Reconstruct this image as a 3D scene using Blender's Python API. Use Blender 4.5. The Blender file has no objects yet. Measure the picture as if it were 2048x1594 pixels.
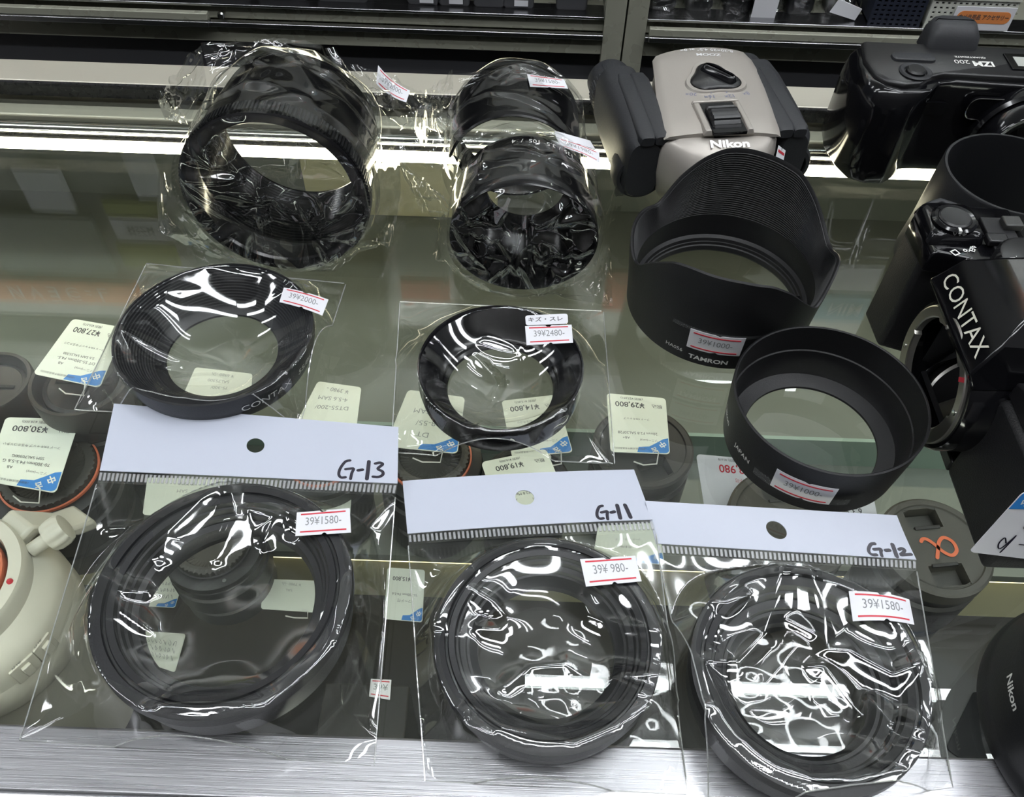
import bpy, math, random
import numpy as np
from mathutils import Vector, Matrix
C = bpy.context.scene.collection
SC = bpy.context.scene
rnd = random.Random(7)
MM = 0.001
PI = math.pi

# ------------------------------------------------------------------ camera, world, exposure
cam_data = bpy.data.cameras.new('camera')
cam_data.sensor_width = 36.0
cam_data.lens = 36.0 * 1700.0 / 2048.0
cam_data.clip_start = 0.01
cam_data.clip_end = 50
cam = bpy.data.objects.new('camera', cam_data)
C.objects.link(cam)
_p, _r = math.radians(51.0), math.radians(2.0)
_fw = Vector((0, math.cos(_p), -math.sin(_p)))
_up0 = Vector((1, 0, 0)).cross(_fw)
_rt = Vector((1, 0, 0)) * math.cos(_r) + _up0 * math.sin(_r)
_up = _rt.cross(_fw)
_m = Matrix.Identity(4)
for i in range(3):
    _m[i][0], _m[i][1], _m[i][2] = _rt[i], _up[i], -_fw[i]
_m[2][3] = 0.307
cam.matrix_world = _m
SC.camera = cam
world = bpy.data.worlds.new('shop_ambient')
SC.world = world
world.use_nodes = True
world.node_tree.nodes['Background'].inputs[0].default_value = (0.80, 0.88, 1.0, 1)
world.node_tree.nodes['Background'].inputs[1].default_value = 0.10
SC.view_settings.view_transform = 'Standard'
SC.view_settings.look = 'None'
SC.view_settings.gamma = 1.0
SC.view_settings.use_curve_mapping = False
SC.view_settings.exposure = 0.0
cy = SC.cycles
cy.max_bounces = 12
cy.diffuse_bounces = 3
cy.glossy_bounces = 5
cy.transmission_bounces = 8
cy.transparent_max_bounces = 32
cy.caustics_reflective = False
cy.caustics_refractive = False
cy.sample_clamp_indirect = 6.0

# ------------------------------------------------------------------ materials
def nt(name):
    m = bpy.data.materials.new(name)
    m.use_nodes = True
    return m, m.node_tree.nodes, m.node_tree.links

def mat(name, col, rough=0.5, metal=0.0, spec=0.5, bump=0.0, bscale=300.0, cvar=0.0, cscale=20.0, stretch=None, rvar=0.06, coat=0.0, emit=None):
    """principled surface with noise driven roughness, colour variation and bump"""
    m, N, L = nt(name)
    b = N['Principled BSDF']
    b.inputs['Base Color'].default_value = (*col, 1)
    b.inputs['Metallic'].default_value = metal
    b.inputs['Specular IOR Level'].default_value = spec
    b.inputs['Coat Weight'].default_value = coat
    b.inputs['Coat Roughness'].default_value = 0.03
    tc = N.new('ShaderNodeTexCoord')
    mp = N.new('ShaderNodeMapping')
    if stretch: mp.inputs['Scale'].default_value = stretch
    L.new(tc.outputs['Object'], mp.inputs['Vector'])
    nz = N.new('ShaderNodeTexNoise')
    nz.inputs['Scale'].default_value = bscale
    nz.inputs['Detail'].default_value = 3
    L.new(mp.outputs[0], nz.inputs['Vector'])
    mr = N.new('ShaderNodeMapRange')
    mr.inputs['To Min'].default_value = max(0.01, rough - rvar)
    mr.inputs['To Max'].default_value = min(1.0, rough + rvar)
    L.new(nz.outputs['Fac'], mr.inputs['Value'])
    L.new(mr.outputs[0], b.inputs['Roughness'])
    if cvar > 0:
        n2 = N.new('ShaderNodeTexNoise')
        n2.inputs['Scale'].default_value = cscale
        n2.inputs['Detail'].default_value = 4
        L.new(mp.outputs[0], n2.inputs['Vector'])
        mx = N.new('ShaderNodeMix'); mx.data_type = 'RGBA'
        mx.inputs['A'].default_value = (*[max(0, c * (1 - cvar)) for c in col], 1)
        mx.inputs['B'].default_value = (*[min(1, c * (1 + cvar)) for c in col], 1)
        L.new(n2.outputs['Fac'], mx.inputs['Factor'])
        L.new(mx.outputs['Result'], b.inputs['Base Color'])
    if bump > 0:
        bp = N.new('ShaderNodeBump')
        bp.inputs['Strength'].default_value = bump
        bp.inputs['Distance'].default_value = 0.0004
        L.new(nz.outputs['Fac'], bp.inputs['Height'])
        L.new(bp.outputs[0], b.inputs['Normal'])
    if emit:
        b.inputs['Emission Color'].default_value = (*emit[0], 1)
        b.inputs['Emission Strength'].default_value = emit[1]
    return m

def schlick(N, L, r0, gain=1.0):
    lw = N.new('ShaderNodeLayerWeight'); lw.inputs['Blend'].default_value = 0.5
    pw = N.new('ShaderNodeMath'); pw.operation = 'POWER'; pw.inputs[1].default_value = 5.0
    L.new(lw.outputs['Facing'], pw.inputs[0])
    ma = N.new('ShaderNodeMath'); ma.operation = 'MULTIPLY_ADD'; ma.use_clamp = True
    ma.inputs[1].default_value = (1 - r0) * gain; ma.inputs[2].default_value = r0 * gain
    L.new(pw.outputs[0], ma.inputs[0])
    return lw, ma

def clear(name, tint, r0, rough, haze=0.0, bump=0.0, bscale=200.0):
    """thin clear sheet: see-through with a fresnel reflection"""
    m, N, L = nt(name)
    N.remove(N['Principled BSDF'])
    out = N['Material Output']
    tr = N.new('ShaderNodeBsdfTransparent'); tr.inputs['Color'].default_value = (*tint, 1)
    gl = N.new('ShaderNodeBsdfGlossy'); gl.inputs['Roughness'].default_value = rough
    gl.inputs['Color'].default_value = (1, 1, 1, 1)
    lw, fac = schlick(N, L, r0)
    mx = N.new('ShaderNodeMixShader')
    L.new(fac.outputs[0], mx.inputs['Fac'])
    L.new(tr.outputs[0], mx.inputs[1]); L.new(gl.outputs[0], mx.inputs[2])
    last = mx
    if bump > 0:
        tc = N.new('ShaderNodeTexCoord'); nz = N.new('ShaderNodeTexNoise')
        nz.inputs['Scale'].default_value = bscale; nz.inputs['Detail'].default_value = 2
        L.new(tc.outputs['Object'], nz.inputs['Vector'])
        bp = N.new('ShaderNodeBump'); bp.inputs['Strength'].default_value = bump; bp.inputs['Distance'].default_value = 0.001
        L.new(nz.outputs['Fac'], bp.inputs['Height'])
        L.new(bp.outputs[0], gl.inputs['Normal']); L.new(bp.outputs[0], lw.inputs['Normal'])
    if haze > 0:
        df = N.new('ShaderNodeBsdfDiffuse'); df.inputs['Color'].default_value = (0.85, 0.87, 0.9, 1)
        m2 = N.new('ShaderNodeMixShader'); m2.inputs['Fac'].default_value = haze
        L.new(mx.outputs[0], m2.inputs[1]); L.new(df.outputs[0], m2.inputs[2]); last = m2
    L.new(last.outputs[0], out.inputs['Surface'])
    return m

def emission(name, col, strength):
    m, N, L = nt(name)
    N.remove(N['Principled BSDF'])
    e = N.new('ShaderNodeEmission'); e.inputs['Color'].default_value = (*col, 1); e.inputs['Strength'].default_value = strength
    L.new(e.outputs[0], N['Material Output'].inputs['Surface'])
    return m

M = {}
M['hood'] = mat('hood_black', (0.010, 0.0105, 0.012), 0.42, spec=0.42, bump=0.15, bscale=1500)
M['hood_matt'] = mat('hood_matt_black', (0.0065, 0.0065, 0.0075), 0.50, spec=0.40, bump=0.15, bscale=1800)
M['hood_gloss'] = mat('hood_gloss_black', (0.006, 0.006, 0.007), 0.16, spec=0.5)
M['rubber'] = mat('rubber_black', (0.020, 0.021, 0.024), 0.55, spec=0.4, bump=0.2, bscale=900)
M['gloss'] = mat('gloss_black', (0.004, 0.004, 0.005), 0.10, spec=0.5, rvar=0.03)
M['satin'] = mat('satin_black', (0.010, 0.010, 0.011), 0.32, spec=0.5, bump=0.1, bscale=2500)
M['leather'] = mat('leatherette', (0.010, 0.010, 0.011), 0.5, spec=0.45, bump=0.5, bscale=1600)
M['champagne'] = mat('champagne_paint', (0.40, 0.37, 0.335), 0.36, metal=0.35, bump=0.05, bscale=3000, cvar=0.04, cscale=2500)
M['champagne_dark'] = mat('champagne_edge', (0.30, 0.275, 0.25), 0.4, metal=0.35)
M['silver'] = mat('silver_letter', (0.85, 0.85, 0.86), 0.35, metal=0.3)
M['chrome'] = mat('chrome', (0.62, 0.62, 0.62), 0.12, metal=1.0)
M['mount'] = mat('mount_metal', (0.55, 0.53, 0.49), 0.36, metal=1.0)
M['white_print'] = mat('white_print', (0.78, 0.78, 0.75), 0.5)
M['grey_print'] = mat('grey_print', (0.22, 0.23, 0.24), 0.6)
M['dark_print'] = mat('dark_print', (0.06, 0.06, 0.065), 0.6)
M['blue_print'] = mat('bluegrey_print', (0.17, 0.18, 0.26), 0.6)
M['silver_print'] = mat('cream_letter', (0.72, 0.70, 0.60), 0.4)
M['mirror'] = mat('mirror', (0.85, 0.85, 0.86), 0.02, metal=1.0, rvar=0.0)
M['red'] = mat('red_print', (0.55, 0.03, 0.05), 0.5)
M['ink'] = mat('marker_ink', (0.012, 0.010, 0.022), 0.45)
M['pencil'] = mat('pencil', (0.30, 0.32, 0.31), 0.7)
M['label'] = mat('label_paper', (0.74, 0.74, 0.78), 0.55, bump=0.05, cvar=0.03, cscale=60)
M['card'] = mat('header_card', (0.50, 0.53, 0.62), 0.42, spec=0.5, cvar=0.02, cscale=30)
M['tag'] = mat('price_tag_card', (0.80, 0.84, 0.74), 0.5, cvar=0.02, cscale=40)
M['tagblue'] = mat('price_tag_blue', (0.03, 0.22, 0.62), 0.5)
M['orange'] = mat('orange_paint', (0.60, 0.13, 0.05), 0.45)
M['film'] = clear('cellophane', (0.965, 0.97, 0.965), 0.105, 0.055)
M['film_back'] = clear('cellophane_back', (0.97, 0.975, 0.97), 0.05, 0.03)
M['seam'] = clear('cellophane_seam', (0.86, 0.87, 0.80), 0.32, 0.12, haze=0.22)
M['tape'] = clear('sticky_tape', (0.90, 0.90, 0.90), 0.07, 0.10, haze=0.05, bump=0.5, bscale=400)
M['glass'] = clear('counter_glass', (0.955, 0.972, 0.955), 0.042, 0.004)
M['glass_edge'] = mat('glass_edge_green', (0.30, 0.40, 0.34), 0.15)

# ------------------------------------------------------------------ geometry helpers (millimetres)
class G:
    def __init__(s): s.V = []; s.F = []
    def add(s, V, F, xf=None):
        o = len(s.V)
        for v in V:
            v = Vector(v)
            if xf is not None: v = xf @ v
            s.V.append(tuple(v))
        s.F += [tuple(i + o for i in f) for f in F]
        return s
    def box(s, lo, hi, xf=None):
        x0, y0, z0 = lo; x1, y1, z1 = hi
        return s.add([(x0,y0,z0),(x1,y0,z0),(x1,y1,z0),(x0,y1,z0),(x0,y0,z1),(x1,y0,z1),(x1,y1,z1),(x0,y1,z1)],
              [(0,3,2,1),(4,5,6,7),(0,1,5,4),(1,2,6,5),(2,3,7,6),(3,0,4,7)], xf)
    def prism(s, poly, z0, z1, xf=None, top=None):
        n = len(poly); t = top or poly
        V = [(x, y, z0) for x, y in poly] + [(x, y, z1) for x, y in t]
        F = [tuple(range(n - 1, -1, -1)), tuple(range(n, 2 * n))]
        F += [(i, (i + 1) % n, n + (i + 1) % n, n + i) for i in range(n)]
        return s.add(V, F, xf)
    def lathe(s, prof, seg=128, fn=None, closed=True, xf=None, a0=0.0, a1=2 * PI):
        """profile of (r, z); fn(r, z, theta) -> (r, z)"""
        full = abs(a1 - a0 - 2 * PI) < 1e-6
        n = seg if full else seg + 1
        V = []
        for i in range(n):
            t = a0 + (a1 - a0) * i / seg
            for r, z in prof:
                if fn: r2, z2 = fn(r, z, t)
                else: r2, z2 = r, z
                V.append((r2 * math.cos(t), r2 * math.sin(t), z2))
        k = len(prof); F = []
        for i in range(seg):
            j = (i + 1) % n
            for a in range(k if closed else k - 1):
                b = (a + 1) % k
                F.append((i * k + a, j * k + a, j * k + b, i * k + b))
        return s.add(V, F, xf)
    def disc(s, r, z, seg=64, xf=None):
        return s.add([(r * math.cos(2*PI*i/seg), r * math.sin(2*PI*i/seg), z) for i in range(seg)], [tuple(range(seg))], xf)
    def solid(s, prof, seg=64, xf=None, fn=None):
        """lathe whose first and last profile points get capped"""
        V = []; k = len(prof)
        for i in range(seg):
            t = 2 * PI * i / seg
            for r, z in prof:
                r2, z2 = fn(r, z, t) if fn else (r, z)
                V.append((r2 * math.cos(t), r2 * math.sin(t), z2))
        F = []
        for i in range(seg):
            j = (i + 1) % seg
            for a in range(k - 1): F.append((i*k+a, j*k+a, j*k+a+1, i*k+a+1))
        F.append(tuple(i * k for i in range(seg - 1, -1, -1)))
        F.append(tuple(i * k + k - 1 for i in range(seg)))
        return s.add(V, F, xf)
    def tube(s, path, r, seg=8, xf=None, cap=True):
        P = [Vector(p) for p in path]; n = len(P); V = []; F = []
        nrm = None
        for i in range(n):
            t = (P[min(i + 1, n - 1)] - P[max(i - 1, 0)])
            t = t.normalized() if t.length > 1e-9 else Vector((1, 0, 0))
            if nrm is None:
                nrm = t.orthogonal().normalized()
            else:
                nrm = (nrm - t * nrm.dot(t)); nrm = nrm.normalized() if nrm.length > 1e-6 else t.orthogonal().normalized()
            b = t.cross(nrm)
            rr = r[i] if isinstance(r, (list, tuple)) else r
            for k in range(seg):
                a = 2 * PI * k / seg
                V.append(tuple(P[i] + (nrm * math.cos(a) + b * math.sin(a)) * rr))
        for i in range(n - 1):
            for k in range(seg):
                k2 = (k + 1) % seg
                F.append((i*seg+k, i*seg+k2, (i+1)*seg+k2, (i+1)*seg+k))
        if cap:
            F.append(tuple(range(seg - 1, -1, -1))); F.append(tuple((n-1)*seg + k for k in range(seg)))
        return s.add(V, F, xf)
    def loft(s, rings, xf=None, cap=True):
        """rings: equal-length point loops"""
        k = len(rings[0]); V = [p for r in rings for p in r]; F = []
        for i in range(len(rings) - 1):
            for a in range(k):
                b = (a + 1) % k
                F.append((i*k+a, i*k+b, (i+1)*k+b, (i+1)*k+a))
        if cap:
            F.append(tuple(range(k - 1, -1, -1))); F.append(tuple((len(rings)-1)*k + a for a in range(k)))
        return s.add(V, F, xf)
    def grid(s, P):
        P = np.asarray(P); n, m = P.shape[:2]
        V = [tuple(p) for p in P.reshape(-1, 3)]
        F = [(i*m+j, i*m+j+1, (i+1)*m+j+1, (i+1)*m+j) for i in range(n-1) for j in range(m-1)]
        return s.add(V, F)

def tag_props(o, label=None, cat=None, group=None, kind=None):
    if label: o['label'] = label
    if cat: o['category'] = cat
    if group: o['group'] = group
    if kind: o['kind'] = kind
    return o

def thing(name, label, cat, loc=(0, 0, 0), rz=0.0, group=None, rot=None):
    o = bpy.data.objects.new(name, None)
    o.empty_display_size = 0.01
    C.objects.link(o)
    o.location = [c * MM for c in loc]
    o.rotation_euler = rot if rot else (0, 0, rz)
    return tag_props(o, label, cat, group)

def obj(name, g, m, parent=None, smooth=35, bevel=0.0, seg=2, loc=None, label=None, subd=0, solid=0.0):
    """link a mesh; vertices are in the parent's own frame (or world when there is no parent), in mm.
    loc: subtract this point (mm) from the vertices and use it as the object's origin"""
    me = bpy.data.meshes.new(name)
    o = bpy.data.objects.new(name, me)
    off = Vector(loc) if loc is not None else Vector((0, 0, 0))
    me.from_pydata([tuple((Vector(v) - off) * MM) for v in g.V], [], g.F)
    me.validate()
    me.update()
    if m is not None: me.materials.append(M[m] if isinstance(m, str) else m)
    if smooth is not None:
        me.polygons.foreach_set('use_smooth', [True] * len(me.polygons))
        if smooth < 180: me.set_sharp_from_angle(angle=math.radians(smooth))
    C.objects.link(o)
    if parent is not None: o.parent = parent
    o.location = off * MM
    if bevel > 0:
        b = o.modifiers.new('bevel', 'BEVEL'); b.width = bevel * MM; b.segments = seg; b.limit_method = 'ANGLE'; b.angle_limit = math.radians(40)
    if subd:
        sm = o.modifiers.new('subd', 'SUBSURF'); sm.levels = subd; sm.render_levels = subd
    if solid:
        sd = o.modifiers.new('solid', 'SOLIDIFY'); sd.thickness = solid * MM; sd.offset = -1
    if label: o['label'] = label
    return o

_tcache = {}
def text_vf(s, size=1.0, bold=0.0, align='CENTER', res=3):
    key = (s, bold, align, res)
    if key not in _tcache:
        cu = bpy.data.curves.new('lettering', 'FONT')
        cu.body = s; cu.size = 1.0; cu.align_x = align; cu.align_y = 'CENTER'; cu.resolution_u = res; cu.offset = bold
        o = bpy.data.objects.new('lettering', cu); C.objects.link(o)
        dg = bpy.context.evaluated_depsgraph_get()
        ev = o.evaluated_get(dg); me = ev.to_mesh()
        V = [tuple(v.co) for v in me.vertices]; F = [tuple(p.vertices) for p in me.polygons]
        ev.to_mesh_clear()
        bpy.data.objects.remove(o); bpy.data.curves.remove(cu)
        _tcache[key] = (V, F)
    V, F = _tcache[key]
    return [(x * size, y * size, 0) for x, y, z in V], F

class Patch:
    """bilinear sheet between four corners (top-left, top-right, bottom-right, bottom-left as read), in mm"""
    def __init__(s, tl, tr, br, bl, bulge=0.0, skew=0.0, curl=0.0):
        s.tl, s.tr, s.br, s.bl = [Vector(p) for p in (tl, tr, br, bl)]
        s.n = ((s.tr - s.bl).cross(s.tl - s.br)).normalized()
        s.n = (s.tr - s.tl).cross(s.tl - s.bl).normalized()
        s.bulge = bulge; s.curl = curl
        s.w = ((s.tr - s.tl).length + (s.br - s.bl).length) / 2
        s.h = ((s.tl - s.bl).length + (s.tr - s.br).length) / 2
    def at(s, u, v, d=0.0):
        p = (s.bl * (1 - u) + s.br * u) * (1 - v) + (s.tl * (1 - u) + s.tr * u) * v
        return p + s.n * (d + s.bulge * 4 * u * (1 - u) + s.curl * v * v)
    def mm(s, x, y, d=0.0): return s.at(x / s.w, y / s.h, d)
    def sheet(s, g, u0, u1, v0, v1, d=0.0, nu=16, nv=6, thick=0.25, vt=None, vb=None):
        """thin slab on the patch; vt/vb(u) override the top/bottom limits"""
        rows = []
        for lay in (d, d - thick):
            R = []
            for j in range(nv + 1):
                row = []
                for i in range(nu + 1):
                    u = u0 + (u1 - u0) * i / nu
                    a = vb(u) if vb else v0; b = vt(u) if vt else v1
                    row.append(tuple(s.at(u, a + (b - a) * j / nv, lay)))
                R.append(row)
            rows.append(R)
        o = len(g.V); k = nu + 1; tot = k * (nv + 1)
        V = [p for R in rows for row in R for p in row]
        F = []
        for j in range(nv):
            for i in range(nu):
                a = j * k + i
                F.append((a, a + 1, a + k + 1, a + k)); F.append((tot + a, tot + a + k, tot + a + k + 1, tot + a + 1))
        for i in range(nu):
            F.append((i, tot + i, tot + i + 1, i + 1)); a = nv * k + i; F.append((a, a + 1, tot + a + 1, tot + a))
        for j in range(nv):
            a = j * k; F.append((a, a + k, tot + a + k, tot + a)); a = j * k + nu; F.append((a, tot + a, tot + a + k, a + k))
        g.add(V, F)
        return g
    def text(s, g, st, x, y, size, d=0.15, bold=0.0, align='CENTER', sx=1.0, rot=0.0):
        V, F = text_vf(st, size, bold, align)
        c, sn = math.cos(rot), math.sin(rot)
        g.add([tuple(s.mm(x + (px * sx) * c - py * sn, y + (px * sx) * sn + py * c, d)) for px, py, _ in V], F)
        return g
    def stroke(s, g, pts, w, d=0.15):
        """hand-drawn pen stroke through points in mm, width w"""
        P = [Vector((x, y)) for x, y in pts]
        # smooth with catmull-rom
        Q = []
        for i in range(len(P) - 1):
            a, b, c, e = P[max(i-1, 0)], P[i], P[i+1], P[min(i+2, len(P)-1)]
            for k in range(5):
                t = k / 5
                Q.append(0.5 * ((2*b) + (c - a) * t + (2*a - 5*b + 4*c - e) * t*t + (3*b - a - 3*c + e) * t**3))
        Q.append(P[-1])
        V = []; n = len(Q)
        for i in range(n):
            t = Q[min(i+1, n-1)] - Q[max(i-1, 0)]
            t = t.normalized() if t.length > 1e-9 else Vector((1, 0))
            nn = Vector((-t.y, t.x)) * (w / 2)
            V.append(tuple(s.mm(*(Q[i] + nn), d))); V.append(tuple(s.mm(*(Q[i] - nn), d)))
        F = [(2*i, 2*i+1, 2*i+3, 2*i+2) for i in range(n - 1)]
        g.add(V, F)
        # round ends
        for q in (Q[0], Q[-1]):
            g.add([tuple(s.mm(q.x + w/2*math.cos(a*PI/4), q.y + w/2*math.sin(a*PI/4), d + 0.01)) for a in range(8)], [tuple(range(8))])
        return g

class Wall:
    """cylindrical/conical writing surface: x runs along the arc, y up the wall"""
    def __init__(s, r, z0, theta0, slope=0.0, inward=False):
        s.r, s.z0, s.t0, s.slope, s.inw = r, z0, theta0, slope, inward
    def text(s, g, st, x, y, size, d=0.12, bold=0.0, flip=False, sx=1.0):
        V, F = text_vf(st, size, bold)
        out = []
        for px, py, _ in V:
            px *= sx
            if flip: px, py = -px, -py
            xx, yy = x + px, y + py
            r = s.r + s.slope * yy
            a = s.t0 + (xx / s.r) * (-1 if s.inw else 1)
            rr = r - d if s.inw else r + d
            out.append((rr * math.cos(a), rr * math.sin(a), s.z0 + yy))
        g.add(out, F)
        return g
    def sheet(s, g, x0, x1, y0, y1, d=0.2, n=24, notch=0.0):
        P = []
        for lay in (d, d - 0.2):
            for yy in (y0, y1):
                for i in range(n + 1):
                    xx = x0 + (x1 - x0) * i / n
                    a = s.t0 + (xx / s.r) * (-1 if s.inw else 1)
                    f = 0.0
                    if notch and abs(xx - (x0 + x1) / 2 - 1.0) < notch: f = 0.8 * math.sqrt(max(0, notch**2 - (xx - (x0+x1)/2 - 1.0)**2))
                    y2 = yy - f if yy == y1 else yy + f
                    r = s.r + s.slope * y2 + lay
                    P.append((r * math.cos(a), r * math.sin(a), s.z0 + y2))
        k = n + 1; F = []
        for i in range(n):
            F.append((i, i+1, k+i+1, k+i)); F.append((2*k+i, 3*k+i, 3*k+i+1, 2*k+i+1))
            F.append((i, 2*k+i, 2*k+i+1, i+1)); F.append((k+i, k+i+1, 3*k+i+1, 3*k+i))
        F.append((0, k, 3*k, 2*k)); F.append((n, 2*k+n, 3*k+n, k+n))
        g.add(P, F)
        return g

def rrect(w, h, r, seg=5, cx=0, cy=0):
    P = []
    for (x, y, a) in ((w/2-r, h/2-r, 0), (-w/2+r, h/2-r, PI/2), (-w/2+r, -h/2+r, PI), (w/2-r, -h/2+r, 1.5*PI)):
        for k in range(seg + 1):
            t = a + k * PI / 2 / seg
            P.append((cx + x + r * math.cos(t), cy + y + r * math.sin(t)))
    return P

# ------------------------------------------------------------------ the room
def plane_box(name, lo, hi, m, kind='structure'):
    o = obj(name, G().box(lo, hi), m, smooth=None)
    o['kind'] = kind
    return o
M['ceiling'] = mat('ceiling_white', (0.82, 0.84, 0.84), 0.8, cvar=0.02, cscale=3)
M['floor'] = mat('floor_vinyl', (0.22, 0.21, 0.20), 0.4, cvar=0.2, cscale=2)
M['wallpaint'] = mat('wall_paint', (0.40, 0.41, 0.38), 0.7, cvar=0.1, cscale=1.5)
plane_box('floor', (-3500, -700, -990), (3500, 2000, -950), 'floor')
plane_box('ceiling', (-3500, -700, 2000), (3500, 2000, 2040), 'ceiling')
M['blocker_dark'] = mat('blocker_dark_wall', (0.055, 0.052, 0.050), 0.6, cvar=0.5, cscale=5)
plane_box('blocker_wall_front', (-3500, -700, -950), (3500, -640, 2000), 'blocker_dark')  # unseen dark wall added to keep ceiling glare off viewer-facing film
plane_box('wall_back', (-3500, 1990, -950), (3500, 2050, 2000), 'wallpaint')

M['tube'] = emission('fluorescent_tube', (0.93, 0.97, 1.0), 26.0)
M['fixture'] = mat('fixture_white', (0.8, 0.8, 0.8), 0.4)
M['fill_panel'] = emission('fill_panel_glow', (0.94, 0.97, 1.0), 19.0)
def fill_panel(x0, x1, y, label):
    """unseen light bar added for room light and film highlights, 110 mm wide"""
    t = thing('ceiling_light', label, 'light', ((x0 + x1) / 2, y, 1750), 0, group='hanging lamps of the shop')
    L = (x1 - x0) / 2
    obj('housing', G().box((-L - 10, -62, -30), (L + 10, 62, -12)), 'fixture', t, smooth=None, bevel=2)
    for sx in (-L * .7, L * .7):
        g = G(); g.tube([(sx, 0, -14), (sx, 0, 252)], 5, 8); obj('hanger_rod', g, 'fixture', t)
    obj('light_panel', G().box((-L, -55, -34), (L, 55, -29.9)), 'fill_panel', t, smooth=None)
def ceiling_light(x0, x1, y, label, ry=0.0):
    t = thing('ceiling_light', label, 'light', ((x0 + x1) / 2, y, 1750), ry, group='hanging lamps of the shop')
    L = (x1 - x0) / 2
    g = G(); g.prism([(-20, -40), (20, -40), (30, 0), (-30, 0)], -L, L, Matrix(((0,0,1,0),(1,0,0,0),(0,1,0,0),(0,0,0,1))))
    obj('housing', g, 'fixture', t, smooth=None)
    for sx in (-L * .7, L * .7):
        g = G(); g.tube([(sx, 0, -2), (sx, 0, 252)], 5, 8); obj('hanger_rod', g, 'fixture', t)
    for dy in (-72, 72):
        g = G(); g.tube([(-L + 15, dy, -44), (L - 15, dy, -44)], 13, 12)
        obj('tube', g, 'tube', t)
    for sx in (-L + 8, L - 8):
        obj('tube_holder', G().box((sx - 7, -86, -60), (sx + 7, 86, -30)), 'fixture', t, bevel=3)
LT = 'white hanging fluorescent twin tube lamp above the showcase counter'
for x0, x1, y in ((40, 1180, 690), (470, 900, 1800)): ceiling_light(x0, x1, y, LT)
LP = 'unseen white panel lamp added for room light and film highlights'
for x0, x1, y in ((330, 1470, 400), (-2900, -1960, 1500), (-3200, -2060, 700), (-2300, -1160, 0), (1450, 2590, 0), (-1750, -610, -380), (650, 1790, -380), (-560, 580, -430), (-560, 580, 60), (1950, 2890, 900), (2000, 3140, 1500), (-3300, -2400, -200)):
    fill_panel(x0, x1, y, LP)  # added lamps, out of view, for fill light and highlights on the film

# the wall of shelves and posters beyond the aisle, whose image lies in the counter glass
M['poster_orange'] = mat('poster_orange', (0.62, 0.20, 0.04), 0.5)
M['poster_white'] = mat('poster_white', (0.72, 0.74, 0.76), 0.5)
M['poster_blue'] = mat('poster_blue', (0.10, 0.26, 0.34), 0.5)
M['poster_green'] = mat('poster_green', (0.34, 0.38, 0.08), 0.5, cvar=0.5, cscale=6)
M['poster_grey'] = mat('poster_grey', (0.20, 0.24, 0.22), 0.5, cvar=0.3, cscale=4)
M['poster_red'] = mat('poster_red', (0.45, 0.10, 0.05), 0.5, cvar=0.5, cscale=7)
def poster(x0, x1, z0, z1, m, label, txt=None, tm='poster_white', y=1960, size=110):
    t = thing('poster', label, 'poster', ((x0 + x1) / 2, y, z0))
    w = (x1 - x0) / 2
    obj('panel', G().box((-w, 0, 0), (w, 20, z1 - z0)), m, t, smooth=None)
    if txt:
        g = G(); V, F = text_vf(txt, size, 0.01)
        g.add([(x, -2, (z1 - z0) / 2 + y2) for x, y2, _ in V], F)
        obj('poster_lettering', g, tm, t, smooth=None)

M['poster_fill_glow'] = emission('poster_fill_glow', (0.95, 0.97, 1.0), 80.0)
M['pelmet'] = mat('added_pelmet_grey', (0.25, 0.26, 0.25), 0.6)
for x0 in (-2000, -800, 400):  # unseen lamps and pelmets added so the posters reflect brighter in the glass
    t = thing('poster_fill_lamp', 'added grey pelmet hiding a lamp that brightens the posters', 'light', (x0 + 600, 1860, 1640), 0, 'added lamps that brighten the posters')
    obj('added_pelmet_board', G().box((-595, -10, 0), (595, 0, 130)), 'pelmet', t, smooth=None)
    obj('fill_strip', G().box((-580, 2, 90), (580, 14, 118)), 'poster_fill_glow', t, smooth=None)

# ------------------------------------------------------------------ the showcase counter
M['rail'] = mat('brushed_steel', (0.45, 0.45, 0.47), 0.30, metal=0.85, bump=0.2, bscale=420, stretch=(0.05, 8, 8), rvar=0.12, cvar=0.05, cscale=160)
M['chrome_soft'] = mat('polished_steel', (0.80, 0.80, 0.82), 0.25, metal=0.5, bump=0.05, bscale=420, stretch=(0.05, 8, 8))
M['rail_far'] = mat('brushed_aluminium', (0.60, 0.57, 0.48), 0.42, metal=0.5, bump=0.2, bscale=260, stretch=(0.06, 8, 8), rvar=0.1)
M['blackrail'] = mat('black_anodised', (0.012, 0.012, 0.014), 0.28, spec=0.5)
M['deck'] = mat('grey_deck', (0.150, 0.168, 0.142), 0.55, cvar=0.16, cscale=14)
M['deck_dark'] = mat('dark_deck', (0.012, 0.012, 0.012), 0.5)
M['cream'] = mat('cream_board', (0.62, 0.60, 0.38), 0.55, cvar=0.08, cscale=10)
M['led'] = emission('led_strip', (1.0, 0.90, 0.66), 22.0)
M['fill_led'] = emission('fill_led_front', (0.98, 1.0, 0.90), 17.0)
M['led2'] = emission('led_strip_low', (1.0, 0.86, 0.50), 3.0)
ct = thing('display_counter', 'long glass topped showcase counter with brushed steel front rail', 'counter', (0, 300, -950))
def cb(name, lo, hi, m, bevel=0.0, smooth=35):
    g = G().box((lo[0], lo[1] - 300, lo[2] + 950), (hi[0], hi[1] - 300, hi[2] + 950))
    return obj(name, g, m, ct, bevel=bevel, smooth=smooth)
XL, XR = -700, 760
cb('glass_top', (XL, 90, -8), (XR, 505, 0), 'glass', smooth=None)
cb('front_rail', (XL, 72, -9), (XR, 94, 0.8), 'rail', bevel=1.2)
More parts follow.
